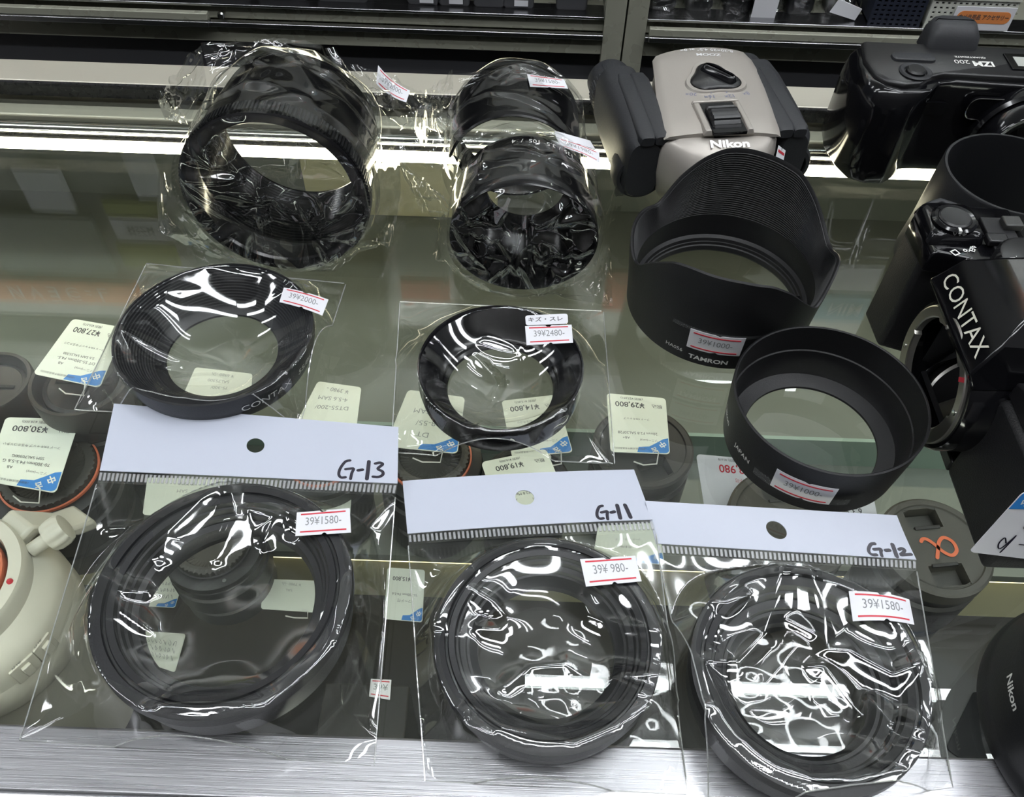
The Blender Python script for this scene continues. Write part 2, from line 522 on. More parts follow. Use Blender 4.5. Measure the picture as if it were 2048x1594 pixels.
g = G().add([(x, y - 300, z + 950) for x in (XL, XR) for y, z in ((72.4, -0.6), (44, -9), (42, -14), (42, -60), (72, -60))], [(0,1,2,3,4), (9,8,7,6,5)] + [(i, 5 + i, 5 + (i + 1) % 5, (i + 1) % 5) for i in range(5)])
obj('front_rail_lip', g, 'chrome_soft', ct, bevel=0.8)
cb('front_channel', (XL, 72, -60), (XR, 80, -9), 'blackrail')
g = G(); g.tube([(XL, 86 - 300, 950 - 20), (XR, 86 - 300, 950 - 20)], 4.5, 12); obj('front_fill_lamp', g, 'fill_led', ct)  # hidden lamp added under the rail to brighten the case interior
cb('rear_rail', (XL, 499, -40), (XR, 524, 1.5), 'rail_far', bevel=1.0)
cb('rear_gasket', (XL, 496.5, -8), (XR, 499.5, 1.0), 'blackrail')
g = G().add([(x, y - 300, z + 950) for x in (XL, XR) for y, z in ((500, -12), (524, -3), (545, -18), (630, -66), (630, -80), (500, -50))], [(0,1,2,3,4,5), (11,10,9,8,7,6)] + [(i, 6 + i, 6 + (i + 1) % 6, (i + 1) % 6) for i in range(6)])
obj('rear_channel', g, 'blackrail', ct)
cb('rear_track', (XL, 478, -16), (XR, 491, -10), 'rail_far', bevel=1.5)
g = G(); g.tube([(XL, 471 - 300, 950 - 15), (XR, 471 - 300, 950 - 15)], 4.0, 16); obj('chrome_track', g, 'chrome', ct)
cb('lamp_holder', (XL, 466, -26), (XR, 500, -19), 'blackrail')
g = G(); g.tube([(XL, 461 - 300, 950 - 20), (XR, 461 - 300, 950 - 20)], 3.6, 16); obj('led_lamp', g, 'led', ct)
cb('back_panel', (XL, 622, -330), (XR, 630, -80), 'deck')
cb('rear_deck', (XL, 372, -193), (XR, 622, -185), 'deck')
cb('deck_edge', (XL, 369, -215), (XR, 372, -184.6), 'glass_edge')
cb('front_deck', (XL, 281, -223), (XR, 372, -215), 'deck')
cb('step_board', (XL, 287, -290), (XR, 291, -223), 'cream')
cb('step_lamp', (XL, 282.5, -227), (XR, 286, -223), 'led2')
cb('lower_deck', (XL, 72, -298), (XR, 291, -290), 'deck_dark')
cb('front_panel', (XL, 68, -900), (XR, 72, -22), 'deck_dark')
cb('base', (XL, 72, -940), (XR, 630, -330), 'deck_dark')

# ------------------------------------------------------------------ lens hoods on the counter
def smoothstep(a, b, x):
    t = min(1, max(0, (x - a) / (b - a))); return t * t * (3 - 2 * t)

def hood(name, label, c, prof, m='hood', seg=160, fn=None, rz=0.0, group=None, smooth=30):
    t = thing(name, label, 'lens hood', c, rz, group)
    obj('hood_body', G().lathe(prof, seg, fn), m, t, smooth=smooth)
    return t

# three ring hoods in header-card bags
P13 = [(45.7,25),(41.5,25.4),(41,24.2),(40.3,24.2),(39.8,25),(37.5,24.6),(36.8,22.6),(36,22.4),(35.4,20),(34.4,19.8),(33.8,17.2),(31.6,16.6),(30.9,15),(30.7,11),(32.5,9),(36,0.5),(41,0.3),(43.5,4),(44.2,18),(46,20)]
h13 = hood('lens_hood', 'wide black stepped ring hood inside the bag marked G-13', (-100.8, 134.8, 0.6), P13)
P11 = [(40.1,20),(36.5,20.6),(36,19.4),(35.4,19.4),(35,20.2),(33,19.6),(32.4,17.8),(31.6,17.6),(31,15.6),(29.2,15.0),(28.7,13.4),(27.8,13.2),(26.6,11.4),(24.9,10),(24.7,7),(26,5),(30,0.4),(35.6,0.3),(38.2,4),(38.6,14),(40.4,15.6)]
h11 = hood('lens_hood', 'black stepped ring hood inside the bag marked G-11', (15.6, 123.6, 0.6), P11)
P12 = [(40.8,21),(37.6,21.5),(37,20),(36.2,20),(35.8,20.8),(33.4,19.8),(32.6,16.8),(31.8,16.6),(31.0,13),(28.2,12.2),(27.6,10.6),(26.4,10.4),(25.0,8),(24.2,7.5),(24.0,4),(26,2),(30,0.4),(37,0.3),(39.4,4),(39.8,15),(41.1,16.6)]
h12 = hood('lens_hood', 'black stepped ring hood inside the bag marked G-12', (106.0, 114.2, 0.6), P12)

# shallow flared hoods
Pc = [(45.2,18),(44.2,18.2)]
for k in range(14):
    f = k / 14; r = 44 - 14.0 * f; z = 17.6 - 14.0 * f
    Pc += [(r, z), (r - 0.55, z - 0.15)]
Pc += [(29.5,3.2),(26.2,1.6),(25.8,0.8),(26.5,0.3),(38,0.3),(41.5,1.2),(43.2,4),(45.2,12)]
hc = hood('lens_hood', 'flared black hood with ribbed inner wall, in the flat bag priced 2000', (-138.8, 268.2, 0.6), Pc)
g = G(); w = Wall(44.4, 9.5, math.radians(-47), slope=0.22)
w.text(g, 'CONTAX', 0, 0.8, 6.0, d=0.35); w.text(g, '55/86', 24, 0.8, 5.2, d=0.35); w.text(g, '85/1.4', 43, 0.8, 5.2, d=0.35)
obj('engraved_lettering', g, 'white_print', hc, smooth=None)
Pm = [(37.5,18),(36.8,18.2),(36.2,17.6),(31.5,9.5),(27.6,5.4),(26.8,5.0),(26.4,3.4),(25.0,2.6),(24.6,1.2),(25.4,0.3),(34,0.3),(36.6,2),(37.6,8)]
hm = hood('lens_hood', 'shallow black hood in the flat bag priced 2480 with a scratch note', (-5.6, 253.2, 0.6), Pm, 'hood_gloss')

# petal hood, unwrapped
def table_edge(T):
    """petal outline: height by angle, smoothly interpolated around the rim"""
    T = sorted(T); A = np.array([t[0] for t in T], float); Z = np.array([t[1] for t in T], float)
    A3 = np.concatenate([A - 360, A, A + 360]); Z3 = np.tile(Z, 3)
    X = np.arange(-180, 181, 2.0); Y = np.interp(X, A3, Z3)
    k = np.array([1, 2, 3, 2, 1]) / 9.0
    Yp = np.concatenate([Y[-3:-1], Y, Y[1:3]]); Y = np.convolve(Yp, k, 'valid')
    return lambda t: float(np.interp((math.degrees(t) + 180) % 360 - 180, X, Y))
e_t = table_edge([(92,55),(79,56),(62,55),(45,53),(32,46),(18,37),(8,32),(0,33),(-8,37),(-20,41),(-30,36),(-43,26),(-59,38),(-70,47),(-82,53),(-99,55),(-110,55),(-125,55),(-135,53),(-149,44),(-163,32),(-170,31),(180,33),(170,34),(163,35),(146,33),(132,29),(125,34),(118,41),(104,50)])
def fn_t(r, z, t):
    if z <= 20: return r, z
    e = e_t(t)
    return r, 20 + (z - 20) * (e + 4.5 - 20) / 36.0
Pt = [(49.0,55.4),(48.2,56.0),(47.6,55.0)]
for k in range(30):
    f = k / 30; r = 47.3 - 3.3 * f; z = 54.0 - 33.0 * f
    Pt += [(r, z), (r - 0.34, z - 0.16)]
Pt += [(43.8,20.0),(43.4,9),(41.6,8.0),(41.2,6.2),(40.6,6.0),(40.5,4.4),(39.8,4.0),(39.6,1.4),(40.2,0.3),(45.0,0.3),(46.2,1.4),(46.8,10),(47.6,21),(48.6,40)]
ht = hood('lens_hood', 'bare black petal shaped hood leaning by the binoculars, priced 1000', (103.4, 316.5, 0.2), Pt, 'hood_matt', seg=220, fn=fn_t)
def notch_bits(parent, r0, r1, z0, z1, angs, m='hood_gloss'):
    g = G()
    for a in angs: g.lathe([(r0, z0), (r1, z0), (r1, z1), (r0, z1)], 14, a0=a - 0.22, a1=a + 0.22)
    obj('bayonet_tab', g, m, parent)
notch_bits(ht, 38.4, 41.8, 1.5, 6.5, [math.radians(-12)]); notch_bits(ht, 38.4, 41.8, 1.5, 6.5, [math.radians(168)])
def wall_sticker(parent, wall, x, y, txt, w=22, h=12, tape=True):
    if tape:
        g = G(); wall.sheet(g, x - w/2 - 9, x + w/2 + 8, y - h/2 - 0.6, y + h/2 + 1.2, d=0.22)
        obj('clear_tape', g, 'tape', parent, smooth=60)
    g = G(); wall.sheet(g, x - w/2, x + w/2, y - h/2, y + h/2, d=0.45, notch=1.1)
    st = obj('price_sticker', g, 'label', parent, smooth=60)
    g = G(); wall.sheet(g, x - w/2 + 1.8, x + w/2 - 1.8, y + h/2 - 2.3, y + h/2 - 1.6, d=0.6); wall.sheet(g, x - w/2 + 1.8, x + w/2 - 1.8, y - h/2 + 1.2, y - h/2 + 1.9, d=0.6)
    obj('red_lines', g, 'red', st, smooth=60)
    g = G(); wall.text(g, txt, x, y + 0.3, 5.0, d=0.6, sx=0.82)
    obj('price_print', g, 'grey_print', st, smooth=None)
    return st
wt = Wall(46.7, 12, math.radians(-101), slope=0.07)
wall_sticker(ht, wt, -1, 6.0, '39¥1000-', w=25, h=13)
g = G(); wt.text(g, 'HA056', -19.5, -4.6, 3.2, d=0.3, sx=1.0); wt.text(g, 'TAMRON', -2.0, -6.4, 3.9, d=0.3, bold=0.03, sx=1.15)
obj('maker_lettering', g, 'white_print', ht, smooth=None)

# cylindrical hood in front of it
Pn = [(40.9,31),(40.2,31.4),(39.7,31),(39.2,17.2),(38.6,16.8),(37.6,6.0),(36.2,3.6),(32.0,2.2),(29.6,1.6),(29.4,0.6),(30.4,0.3),(38.0,0.3),(38.8,1.0),(39.4,8),(40.6,24)]
hn = hood('lens_hood', 'bare black cylindrical hood nearest the tipped SLR camera, priced 1000', (134.8, 230.8, 0.2), Pn, 'hood_matt')
wn = Wall(39.6, 14, math.radians(-82), slope=0.06)
wall_sticker(hn, wn, -20, 0.6, '39¥1000-', w=25, h=13)
g = G(); wn.text(g, 'JAPAN', -50, -3, 3.8, d=0.25); wn.text(g, 'Nikon', -70, -1, 4.4, d=0.25, bold=0.02)
obj('maker_lettering', g, 'white_print', hn, smooth=None)

# hoods lying on their sides at the back, mouths towards the viewer (local z points at the viewer)
def lying_hood(label, x, y_front, zc, L, prof, m, yaw=0.0, tilt=0.0, fn=None):
    t = thing('lens_hood', label, 'lens hood', (x, y_front + L * math.cos(tilt), zc + L * math.sin(tilt)), rot=(PI / 2 + tilt, 0, yaw))
    obj('hood_body', G().lathe(prof, 200, fn), m, t, smooth=30)
    return t
Pb = [(41.2,0),(40.2,0)]
for k in range(20):
    f = k / 20; Pb += [(40.0 + 2.6 * f, 1 + 44 * f), (39.7 + 2.6 * f, 2 + 44 * f)]
Pb += [(42.4,47),(40.6,49),(40.4,55),(38.6,56.5),(38.4,62),(39.2,63.4),(43.8,64.4),(44.8,63.6),(45.0,54),(44.4,53),(43.4,30)]
hb = lying_hood('large black hood lying on its side in crumpled film, back row left', -118.0, 331.0, 46.2, 64.4, Pb, 'hood_gloss', tilt=-0.055)
g = G()
for i in range(150):
    a = 2 * PI * i / 150
    g.box((44.6, -0.5, 55), (45.7, 0.5, 62.5), Matrix.Rotation(a, 4, 'Z'))
obj('knurled_ring', g, 'hood', hb)
Pk = [(31.0,0),(20.6,0.2),(19.8,1.0),(19.8,3.0),(21.5,4.5),(28.6,5.5),(29.6,9),(34.2,36),(34.8,38.2),(35.6,38.6),(36.0,37.6),(35.6,30),(31.6,1.0)]
hk = lying_hood('tapered black hood lying on its side in film, white numbers on its top', 3.0, 317.5, 36.6, 38.0, Pk, 'hood_gloss', tilt=0.1)
g = G(); wk = Wall(32.2, 5.2, math.radians(90), slope=0.13)
for txt, x in (('4', 6.5), ('/', 2.5), ('105', -3.5), ('3.5', -11.5), ('/', -16), ('135', -21.5), ('70', -36)):
    wk.text(g, txt, x, 0, 4.0, d=0.35)
obj('aperture_lettering', g, 'white_print', hk, smooth=None)
hq = lying_hood('black petal hood lying on its side in film behind the tapered one', -3.0, 370.0, 35.6, 50.0, [(34.6,0),(33.6,0),(33.2,14),(33.2,26),(33.6,49.4),(34.4,50),(35.0,49),(35.0,18)], 'hood_gloss', fn=lambda r, z, t: (r, z if z < 16 else 16 + (z - 16) * (0.18 + 0.82 * smoothstep(-0.35, 0.35, math.sin(t)))))

# ------------------------------------------------------------------ clear bags
def _pr(P, sa, sb, L, k, only=0):
    A, B = P[sa], P[sb]
    d = B - A
    l = np.sqrt((d * d).sum(-1)) + 1e-9
    e = (l - L) / l
    if only < 0: e = np.minimum(e, 0)
    c = (0.5 * k * e)[..., None] * d
    P[sa] = A + c
    P[sb] = P[sb] - c

def drape(P, obs, ex, iters=150, seed=0, bend=0.25, noise=0.35, grav=0.02, floor=0.35, free=0.0, bs=3, relax=260, zedge=0.5):
    """let an inextensible sheet settle over an obstacle height field; ex = slack"""
    rs = np.random.RandomState(seed)
    n, m = P.shape[:2]
    O = obs(P[..., 0], P[..., 1])
    Z = np.maximum(O, zedge)
    for _ in range(relax):
        A = 0.25 * (Z[:-2, 1:-1] + Z[2:, 1:-1] + Z[1:-1, :-2] + Z[1:-1, 2:])
        Z[1:-1, 1:-1] = np.maximum(O[1:-1, 1:-1], A)
    P = P.copy(); P[..., 2] = np.maximum(Z, P[..., 2])
    edge = np.zeros((n, m), bool); edge[0] = edge[-1] = True; edge[:, 0] = edge[:, -1] = True
    E = P[edge].copy()
    sl = slice
    cons = []
    exf = 1.0 + ex * (0.6 + 0.8 * smooth_noise(rs, n, m, 5))
    def dist(a, b): return np.sqrt(((P[b] - P[a]) ** 2).sum(-1))
    for s0 in (0, 1):
        a = (sl(None), sl(s0, m - 1, 2)); b = (sl(None), sl(s0 + 1, m, 2)); cons.append((a, b, dist(a, b) * exf[a], 1.0, 0))
        a = (sl(s0, n - 1, 2), sl(None)); b = (sl(s0 + 1, n, 2), sl(None)); cons.append((a, b, dist(a, b) * exf[a], 1.0, 0))
    for s0 in (0, 1):
        a = (sl(s0, n - 1, 2), sl(0, m - 1)); b = (sl(s0 + 1, n, 2), sl(1, m)); cons.append((a, b, dist(a, b) * exf[a], 0.8, 0))
        a = (sl(s0, n - 1, 2), sl(1, m)); b = (sl(s0 + 1, n, 2), sl(0, m - 1)); cons.append((a, b, dist(a, b) * exf[a], 0.8, 0))
    for st in (2, 2 * bs):
        a = (sl(None), sl(0, m - st)); b = (sl(None), sl(st, m)); cons.append((a, b, dist(a, b) * exf[a] * 0.998, bend * 0.5, -1))
        a = (sl(0, n - st), sl(None)); b = (sl(st, n), sl(None)); cons.append((a, b, dist(a, b) * exf[a] * 0.998, bend * 0.5, -1))
    N = smooth_noise(rs, n, m, 9) - 0.5 + 0.6 * (smooth_noise(rs, n, m, 22) - 0.5)
    if iters: P[..., 2] += noise * 2 * N * (~edge)
    for it in range(iters):
        P[..., 2] -= grav
        for a, b, L, k, only in cons: _pr(P, a, b, L, k, only)
        O = obs(P[..., 0], P[..., 1]) + floor
        P[..., 2] = np.maximum(P[..., 2], O)
        if free > 0: P[edge] = P[edge] * free + E * (1 - free)
        else: P[edge] = E
    return P

def smooth_noise(rs, n, m, k):
    """bicubic-ish smooth random field in 0..1 with k cells per side"""
    g = rs.rand(k + 3, k + 3)
    y = np.linspace(0, k, n); x = np.linspace(0, k, m)
    yi = np.minimum(y.astype(int), k); xi = np.minimum(x.astype(int), k)
    fy = (y - yi); fx = (x - xi)
    fy = fy * fy * (3 - 2 * fy); fx = fx * fx * (3 - 2 * fx)
    a = g[np.ix_(yi, xi)]; b = g[np.ix_(yi, xi + 1)]; c = g[np.ix_(yi + 1, xi)]; d = g[np.ix_(yi + 1, xi + 1)]
    return (a * (1 - fx) + b * fx) * (1 - fy)[:, None] + (c * (1 - fx) + d * fx) * fy[:, None]

def folds(P, rs, count, amp, wid, length):
    """add sharp pinched crease ridges to a draped sheet"""
    X, Y = P[..., 0], P[..., 1]
    for _ in range(count):
        i, j = rs.randint(P.shape[0]), rs.randint(P.shape[1])
        a = rs.rand() * PI; L = length * (0.5 + rs.rand()); w = wid * (0.5 + rs.rand()); h = amp * (0.3 + rs.rand())
        dx, dy = X - X[i, j], Y - Y[i, j]
        s = dx * math.cos(a) + dy * math.sin(a); t = -dx * math.sin(a) + dy * math.cos(a)
        f = np.maximum(0, 1 - np.abs(s) / L); P[..., 2] += h * f * np.maximum(0, 1 - np.abs(t) / (w * (0.3 + f)))
    return P

def normals(P):
    du = np.gradient(P, axis=1); dv = np.gradient(P, axis=0)
    n = np.cross(du, dv); n /= np.linalg.norm(n, axis=-1, keepdims=True) + 1e-9
    return np.where(n[..., 2:3] < 0, -n, n)

def creases(P, lines, h=2.2, w=7.0, sharp=1.0):
    """pinched fold ridges along polylines: film rises to a sharp crest and falls off over w mm"""
    N = normals(P); D = np.zeros(P.shape[:2])
    for ln in lines:
        hh, ww = h, w
        if isinstance(ln, tuple): ln, hh, ww = ln
        A = np.array(ln, float); d = np.full(P.shape[:2], 1e9); tt = np.zeros(P.shape[:2]); n = len(A) - 1
        for i in range(n):
            a, b = A[i], A[i + 1]; ab = (b - a)[:2]; L2 = (ab * ab).sum() + 1e-9
            t = np.clip(((P[..., :2] - a[:2]) * ab).sum(-1) / L2, 0, 1)
            q = np.hypot(P[..., 0] - a[0] - t * ab[0], P[..., 1] - a[1] - t * ab[1])
            m = q < d; tt = np.where(m, (i + t) / n, tt); d = np.where(m, q, d)
        end = 0.35 + 0.65 * np.sin(PI * np.clip(tt, 0.0, 1.0)) ** 0.5
        r = d / (ww * end)
        D = np.maximum(D, hh * end * np.exp(-np.maximum(0, r * 1.7) ** 1.45))
    return P + N * D[..., None]

def waves(P, rs, amp, k, edge=0.12):
    n, m = P.shape[:2]
    f = smooth_noise(rs, n, m, k) - 0.5
    u = np.linspace(0, 1, m); v = np.linspace(0, 1, n)
    e = np.clip(np.minimum(np.minimum(u, 1 - u)[None], np.minimum(v, 1 - v)[:, None]) / edge, 0, 1)
    P = P.copy(); P[..., 2] += 2 * amp * f * e
    return P

def lift(P, obs, gap=0.3):
    P[..., 2] = np.maximum(P[..., 2], np.maximum(obs(P[..., 0], P[..., 1]) + gap, 0.4)); return P

def bil(tl, tr, br, bl, n, m, bowl=0.0):
    tl, tr, br, bl = [np.array(p, float) for p in (tl, tr, br, bl)]
    v = np.linspace(0, 1, n)[:, None, None]; u = np.linspace(0, 1, m)[None, :, None]
    return (bl * (1 - u) + br * u) * (1 - v) + (tl * (1 - u) + tr * u) * v

def ring_obs(cx, cy, pts, slope=3.0, fn=None):
    """height of a ring-shaped hood; pts (r, z) from the hole outwards, fn(theta) scales the top"""
    R = np.array([p[0] for p in pts]); Zs = np.array([p[1] for p in pts])
    R = np.concatenate([R, [R[-1] + Zs[-1] / slope]]); Zs = np.concatenate([Zs, [0.0]])
    def f(X, Y):
        r = np.hypot(X - cx, Y - cy)
        h = np.interp(r, R, Zs, left=0.0, right=0.0)
        if fn is not None:
            h = h * fn(np.arctan2(Y - cy, X - cx))
        return h
    return f

def bag(label, c, group=None):
    return thing('clear_bag', label, 'bag', c, 0.0, group)

def film_part(t, c, P, name='film', m='film', smooth=180):
    g = G().grid(np.asarray(P) - np.array(c))
    return obj(name, g, m, t, smooth=smooth)

def seams(t, c, P, sides='lrb', r=0.28):
    rows = {'l': P[:, 0], 'r': P[:, -1], 'b': P[0], 't': P[-1]}
    for s in sides:
        g = G(); g.tube([tuple(np.array(p) - np.array(c)) for p in rows[s][::2]], r, 5)
        obj('seam', g, 'seam', t, smooth=60)

def sub(c, *ps): return [tuple(np.array(p) - np.array(c)) for p in ps]

def sticker(t, c, corners, txt, bulge=0.0, curl=0.0, notes=None):
    p = Patch(*sub(c, *corners), bulge=bulge, curl=curl)
    nt_, nb = 0.5, 0.53
    def vt(u): return 1.0 - 0.07 * (abs(u - nt_) < 0.035)
    def vb(u): return 0.0 + 0.07 * (abs(u - nb) < 0.035)
    g = p.sheet(G(), 0, 1, 0, 1, nu=30, nv=4, d=0.3, thick=0.2, vb=vb, vt=vt)
    s = obj('price_sticker', g, 'label', t, smooth=40)
    g = G(); p.sheet(g, 0.08, 0.92, 0.86, 0.92, d=0.36, nv=1, thick=0.04); p.sheet(g, 0.08, 0.92, 0.12, 0.18, d=0.36, nv=1, thick=0.04)
    obj('red_lines', g, 'red', s, smooth=None)
    g = G(); p.text(g, txt, p.w * 0.5, p.h * 0.56, p.h * 0.47, d=0.36, sx=p.w * 0.84 / (p.h * 0.47 * 0.6 * max(1, len(txt))))
    obj('price_print', g, 'grey_print', s, smooth=None)
    return s

def header(t, c, corners, hole, strokes, crimp, curl=0.0, bulge=0.0):
    """white header card with a punched hole, handwriting and the ribbed heat seal under it"""
    p = Patch(*sub(c, *corners), bulge=bulge, curl=curl)
    hu, hv, hr = hole
    hx, hy = hu * p.w, hv * p.h
    n, k = 96, 9
    V, F = [], []
    for lay in (0.35, 0.0):
        for q in range(k + 1):
            f = (q / k) ** 1.3
            for i in range(n):
                a = 2 * PI * i / n
                dx, dy = math.cos(a), math.sin(a)
                tt = min([(p.w - hx) / dx if dx > 1e-9 else 1e9, -hx / dx if dx < -1e-9 else 1e9, (p.h - hy) / dy if dy > 1e-9 else 1e9, -hy / dy if dy < -1e-9 else 1e9])
                # snap to the card corners
                for (qx, qy) in ((0, 0), (p.w, 0), (p.w, p.h), (0, p.h)):
                    ca = math.atan2(qy - hy, qx - hx) % (2 * PI)
                    if abs((a - ca + PI) % (2 * PI) - PI) <= PI / n:
                        dx, dy = math.cos(ca), math.sin(ca); tt = math.hypot(qx - hx, qy - hy)
                rr = hr * (1 - f) + tt * f
                V.append(tuple(p.mm(hx + dx * rr, hy + dy * rr, lay)))
    tot = n * (k + 1)
    for q in range(k):
        for i in range(n):
            j = (i + 1) % n; a = q * n
            F.append((a + i, a + n + i, a + n + j, a + j)); F.append((tot + a + i, tot + a + j, tot + a + n + j, tot + a + n + i))
    for i in range(n):
        j = (i + 1) % n
        F.append((i, j, tot + j, tot + i)); a = k * n; F.append((a + i, tot + a + i, tot + a + j, a + j))
    card = obj('header_card', G().add(V, F), 'card', t, smooth=40)
    g = G()
    for pts, w in strokes: p.stroke(g, [(x * p.w, y * p.h) for x, y in pts], w, d=0.42)
    obj('handwriting', g, 'ink', card, smooth=None)
    q = Patch(*sub(c, *crimp), bulge=bulge)
    g = G(); q.sheet(g, 0, 1, 0, 1, d=0.1, thick=0.1, nu=20, nv=2)
    st = obj('heat_seal', g, 'film', t, smooth=60)
    g = G(); nn = int(q.w / 1.75)
    for i in range(nn):
        u = (i + 0.5) / nn
        q.sheet(g, u - 0.27 / nn, u + 0.27 / nn, 0.18, 0.82, d=0.5, thick=0.3, nu=1, nv=1)
    obj('seal_ribs', g, 'seam_rib', st, smooth=None)
    return p
M['seam_rib'] = clear('crimped_film', (0.72, 0.72, 0.73), 0.22, 0.25, haze=0.22)

G_STROKE = lambda x, y, s: [([(x+.62*s,y+.95*s),(x+.32*s,y+.88*s),(x+.1*s,y+.5*s),(x+.06*s,y+.14*s),(x+.3*s,y+.02*s),(x+.55*s,y+.08*s)],1.5), ([(x+.36*s,y+.48*s),(x+.78*s,y+.52*s),(x+.66*s,y+.3*s),(x+.6*s,y+.0*s)],1.4)]
def handw(x, y, w, h, digits):
    """'G-1n' in felt pen; x, y, w, h in card fractions"""
    def S(pts): return [(x + a * w, y + b * h) for a, b in pts]
    st = [(S([(.25,1.0),(.15,.92),(.05,.55),(.02,.22),(.07,.04),(.17,.06)]),1.3),(S([(.16,.50),(.25,.54),(.335,.55),(.30,.30),(.28,-.02)]),1.3),(S([(.43,.47),(.53,.52)]),1.5),(S([(.66,1.0),(.65,.6),(.63,.02)]),1.7)]
    if digits == 3: st += [(S([(.80,.90),(.90,.97),(.96,.88),(.86,.62),(.96,.48),(.97,.30),(.88,.16),(.76,.16)]),1.4)]
    if digits == 1: st += [(S([(.88,1.0),(.90,.6),(.92,.06)]),1.7)]
    if digits == 2: st += [(S([(.76,.62),(.84,.72),(.89,.62),(.82,.36),(.74,.18),(.86,.22),(1.0,.28)]),1.3)]
    return st

# --- bag marked G-13
c13 = (-100.0, 140.0, 0.2)
b13 = bag('header card bag hand marked G-13, priced 1580, widest of the three', c13, 'header card bags along the front rail')
o13 = ring_obs(-100.8, 134.8, [(0,19),(20,20),(34,23),(42,25),(45.7,25.5)], 2.2)
N_ = 120
P = bil((-171.3, 190.7, 6.0), (-46.5, 187.6, 9.0), (-42.8, 84.2, 0.6), (-165.9, 88.6, 0.6), N_, N_)
P = drape(P, o13, 0.03, iters=0, seed=3, bend=0.55, bs=5, grav=0.0, noise=0.9)
P = waves(P, np.random.RandomState(4), 1.6, 5); P = lift(P, o13)
P = creases(P, [[(-148.6, 140.1, 22.0), (-135.9, 133.5, 24.0), (-126.8, 135.0, 20.0)], [(-148.6, 140.1, 22.0), (-135.4, 127.0, 22.0), (-122.0, 119.4, 18.0)], [(-109.8, 181.5, 20.0), (-118.5, 172.0, 26.0), (-127.9, 158.0, 26.0), (-127.7, 146.1, 18.0)], [(-109.8, 181.5, 20.0), (-104.3, 165.9, 26.0), (-107.8, 147.9, 18.0)], [(-100.8, 170.5, 26.0), (-87.9, 166.6, 26.0), (-91.1, 154.8, 20.0)], [(-83.7, 171.2, 26.0), (-79.3, 158.2, 26.0)],
   ([(-166.1, 88.8, 1.0), (-153.4, 95.1, 3.0), (-140.2, 97.6, 5.0)], 1.4, 5), ([(-112.3, 93.2, 8.0), (-98.1, 93.9, 14.0), (-82.1, 94.4, 10.0), (-61.0, 91.2, 5.0)], 3.0, 7), ([(-112.3, 93.2, 8.0), (-115.4, 91.0, 4.0), (-120.3, 88.1, 2.0)], 1.6, 5), ([(-170.9, 189.8, 6.0), (-161.1, 169.8, 12.0), (-141.6, 172.5, 20.0)], 1.5, 5), ([(-148.6, 140.1, 22.0), (-154.9, 126.9, 10.0), (-149.1, 113.7, 6.0)], 1.8, 6), ([(-57.4, 143.7, 20.0), (-58.6, 129.4, 8.0), (-56.6, 100.1, 3.0), (-44.0, 94.0, 2.0)], 1.8, 5), ([(-46.6, 186.3, 8.0), (-55.5, 172.8, 14.0), (-57.8, 144.7, 18.0)], 1.5, 5), ([(-162.6, 121.6, 4.0), (-160.2, 112.3, 4.0), (-146.8, 103.3, 5.0)], 1.2, 5)], 2.6, 8.5)
film_part(b13, c13, P); seams(b13, c13, P)
Pb_ = np.maximum(waves(bil((-174.1, 193.9, 1.0), (-47.7, 192.6, 1.0), (-47.0, 79.6, 0.4), (-159.0, 84.0, 0.3), 60, 60), np.random.RandomState(301), 0.6, 6), [-1e9, -1e9, 0.3])
film_part(b13, c13, Pb_, 'back_film', 'film_back')
header(b13, c13, ((-177.4, 232.2, 6.5), (-49.5, 224.3, 7.0), (-46.3, 193.5, 9.0), (-171.9, 196.4, 6.5)), (0.513, 0.50, 3.9), handw(0.80, 0.045, 0.155, 0.30, 3), ((-172.2, 196.7, 6.0), (-46.3, 193.5, 9.0), (-46.5, 187.5, 9.2), (-171.2, 190.6, 6.2)))
sticker(b13, c13, ((-80.1, 167.2, 27.0), (-60.4, 169.9, 27.0), (-58.4, 159.4, 27.0), (-78.8, 157.1, 27.0)), '39¥1580-')

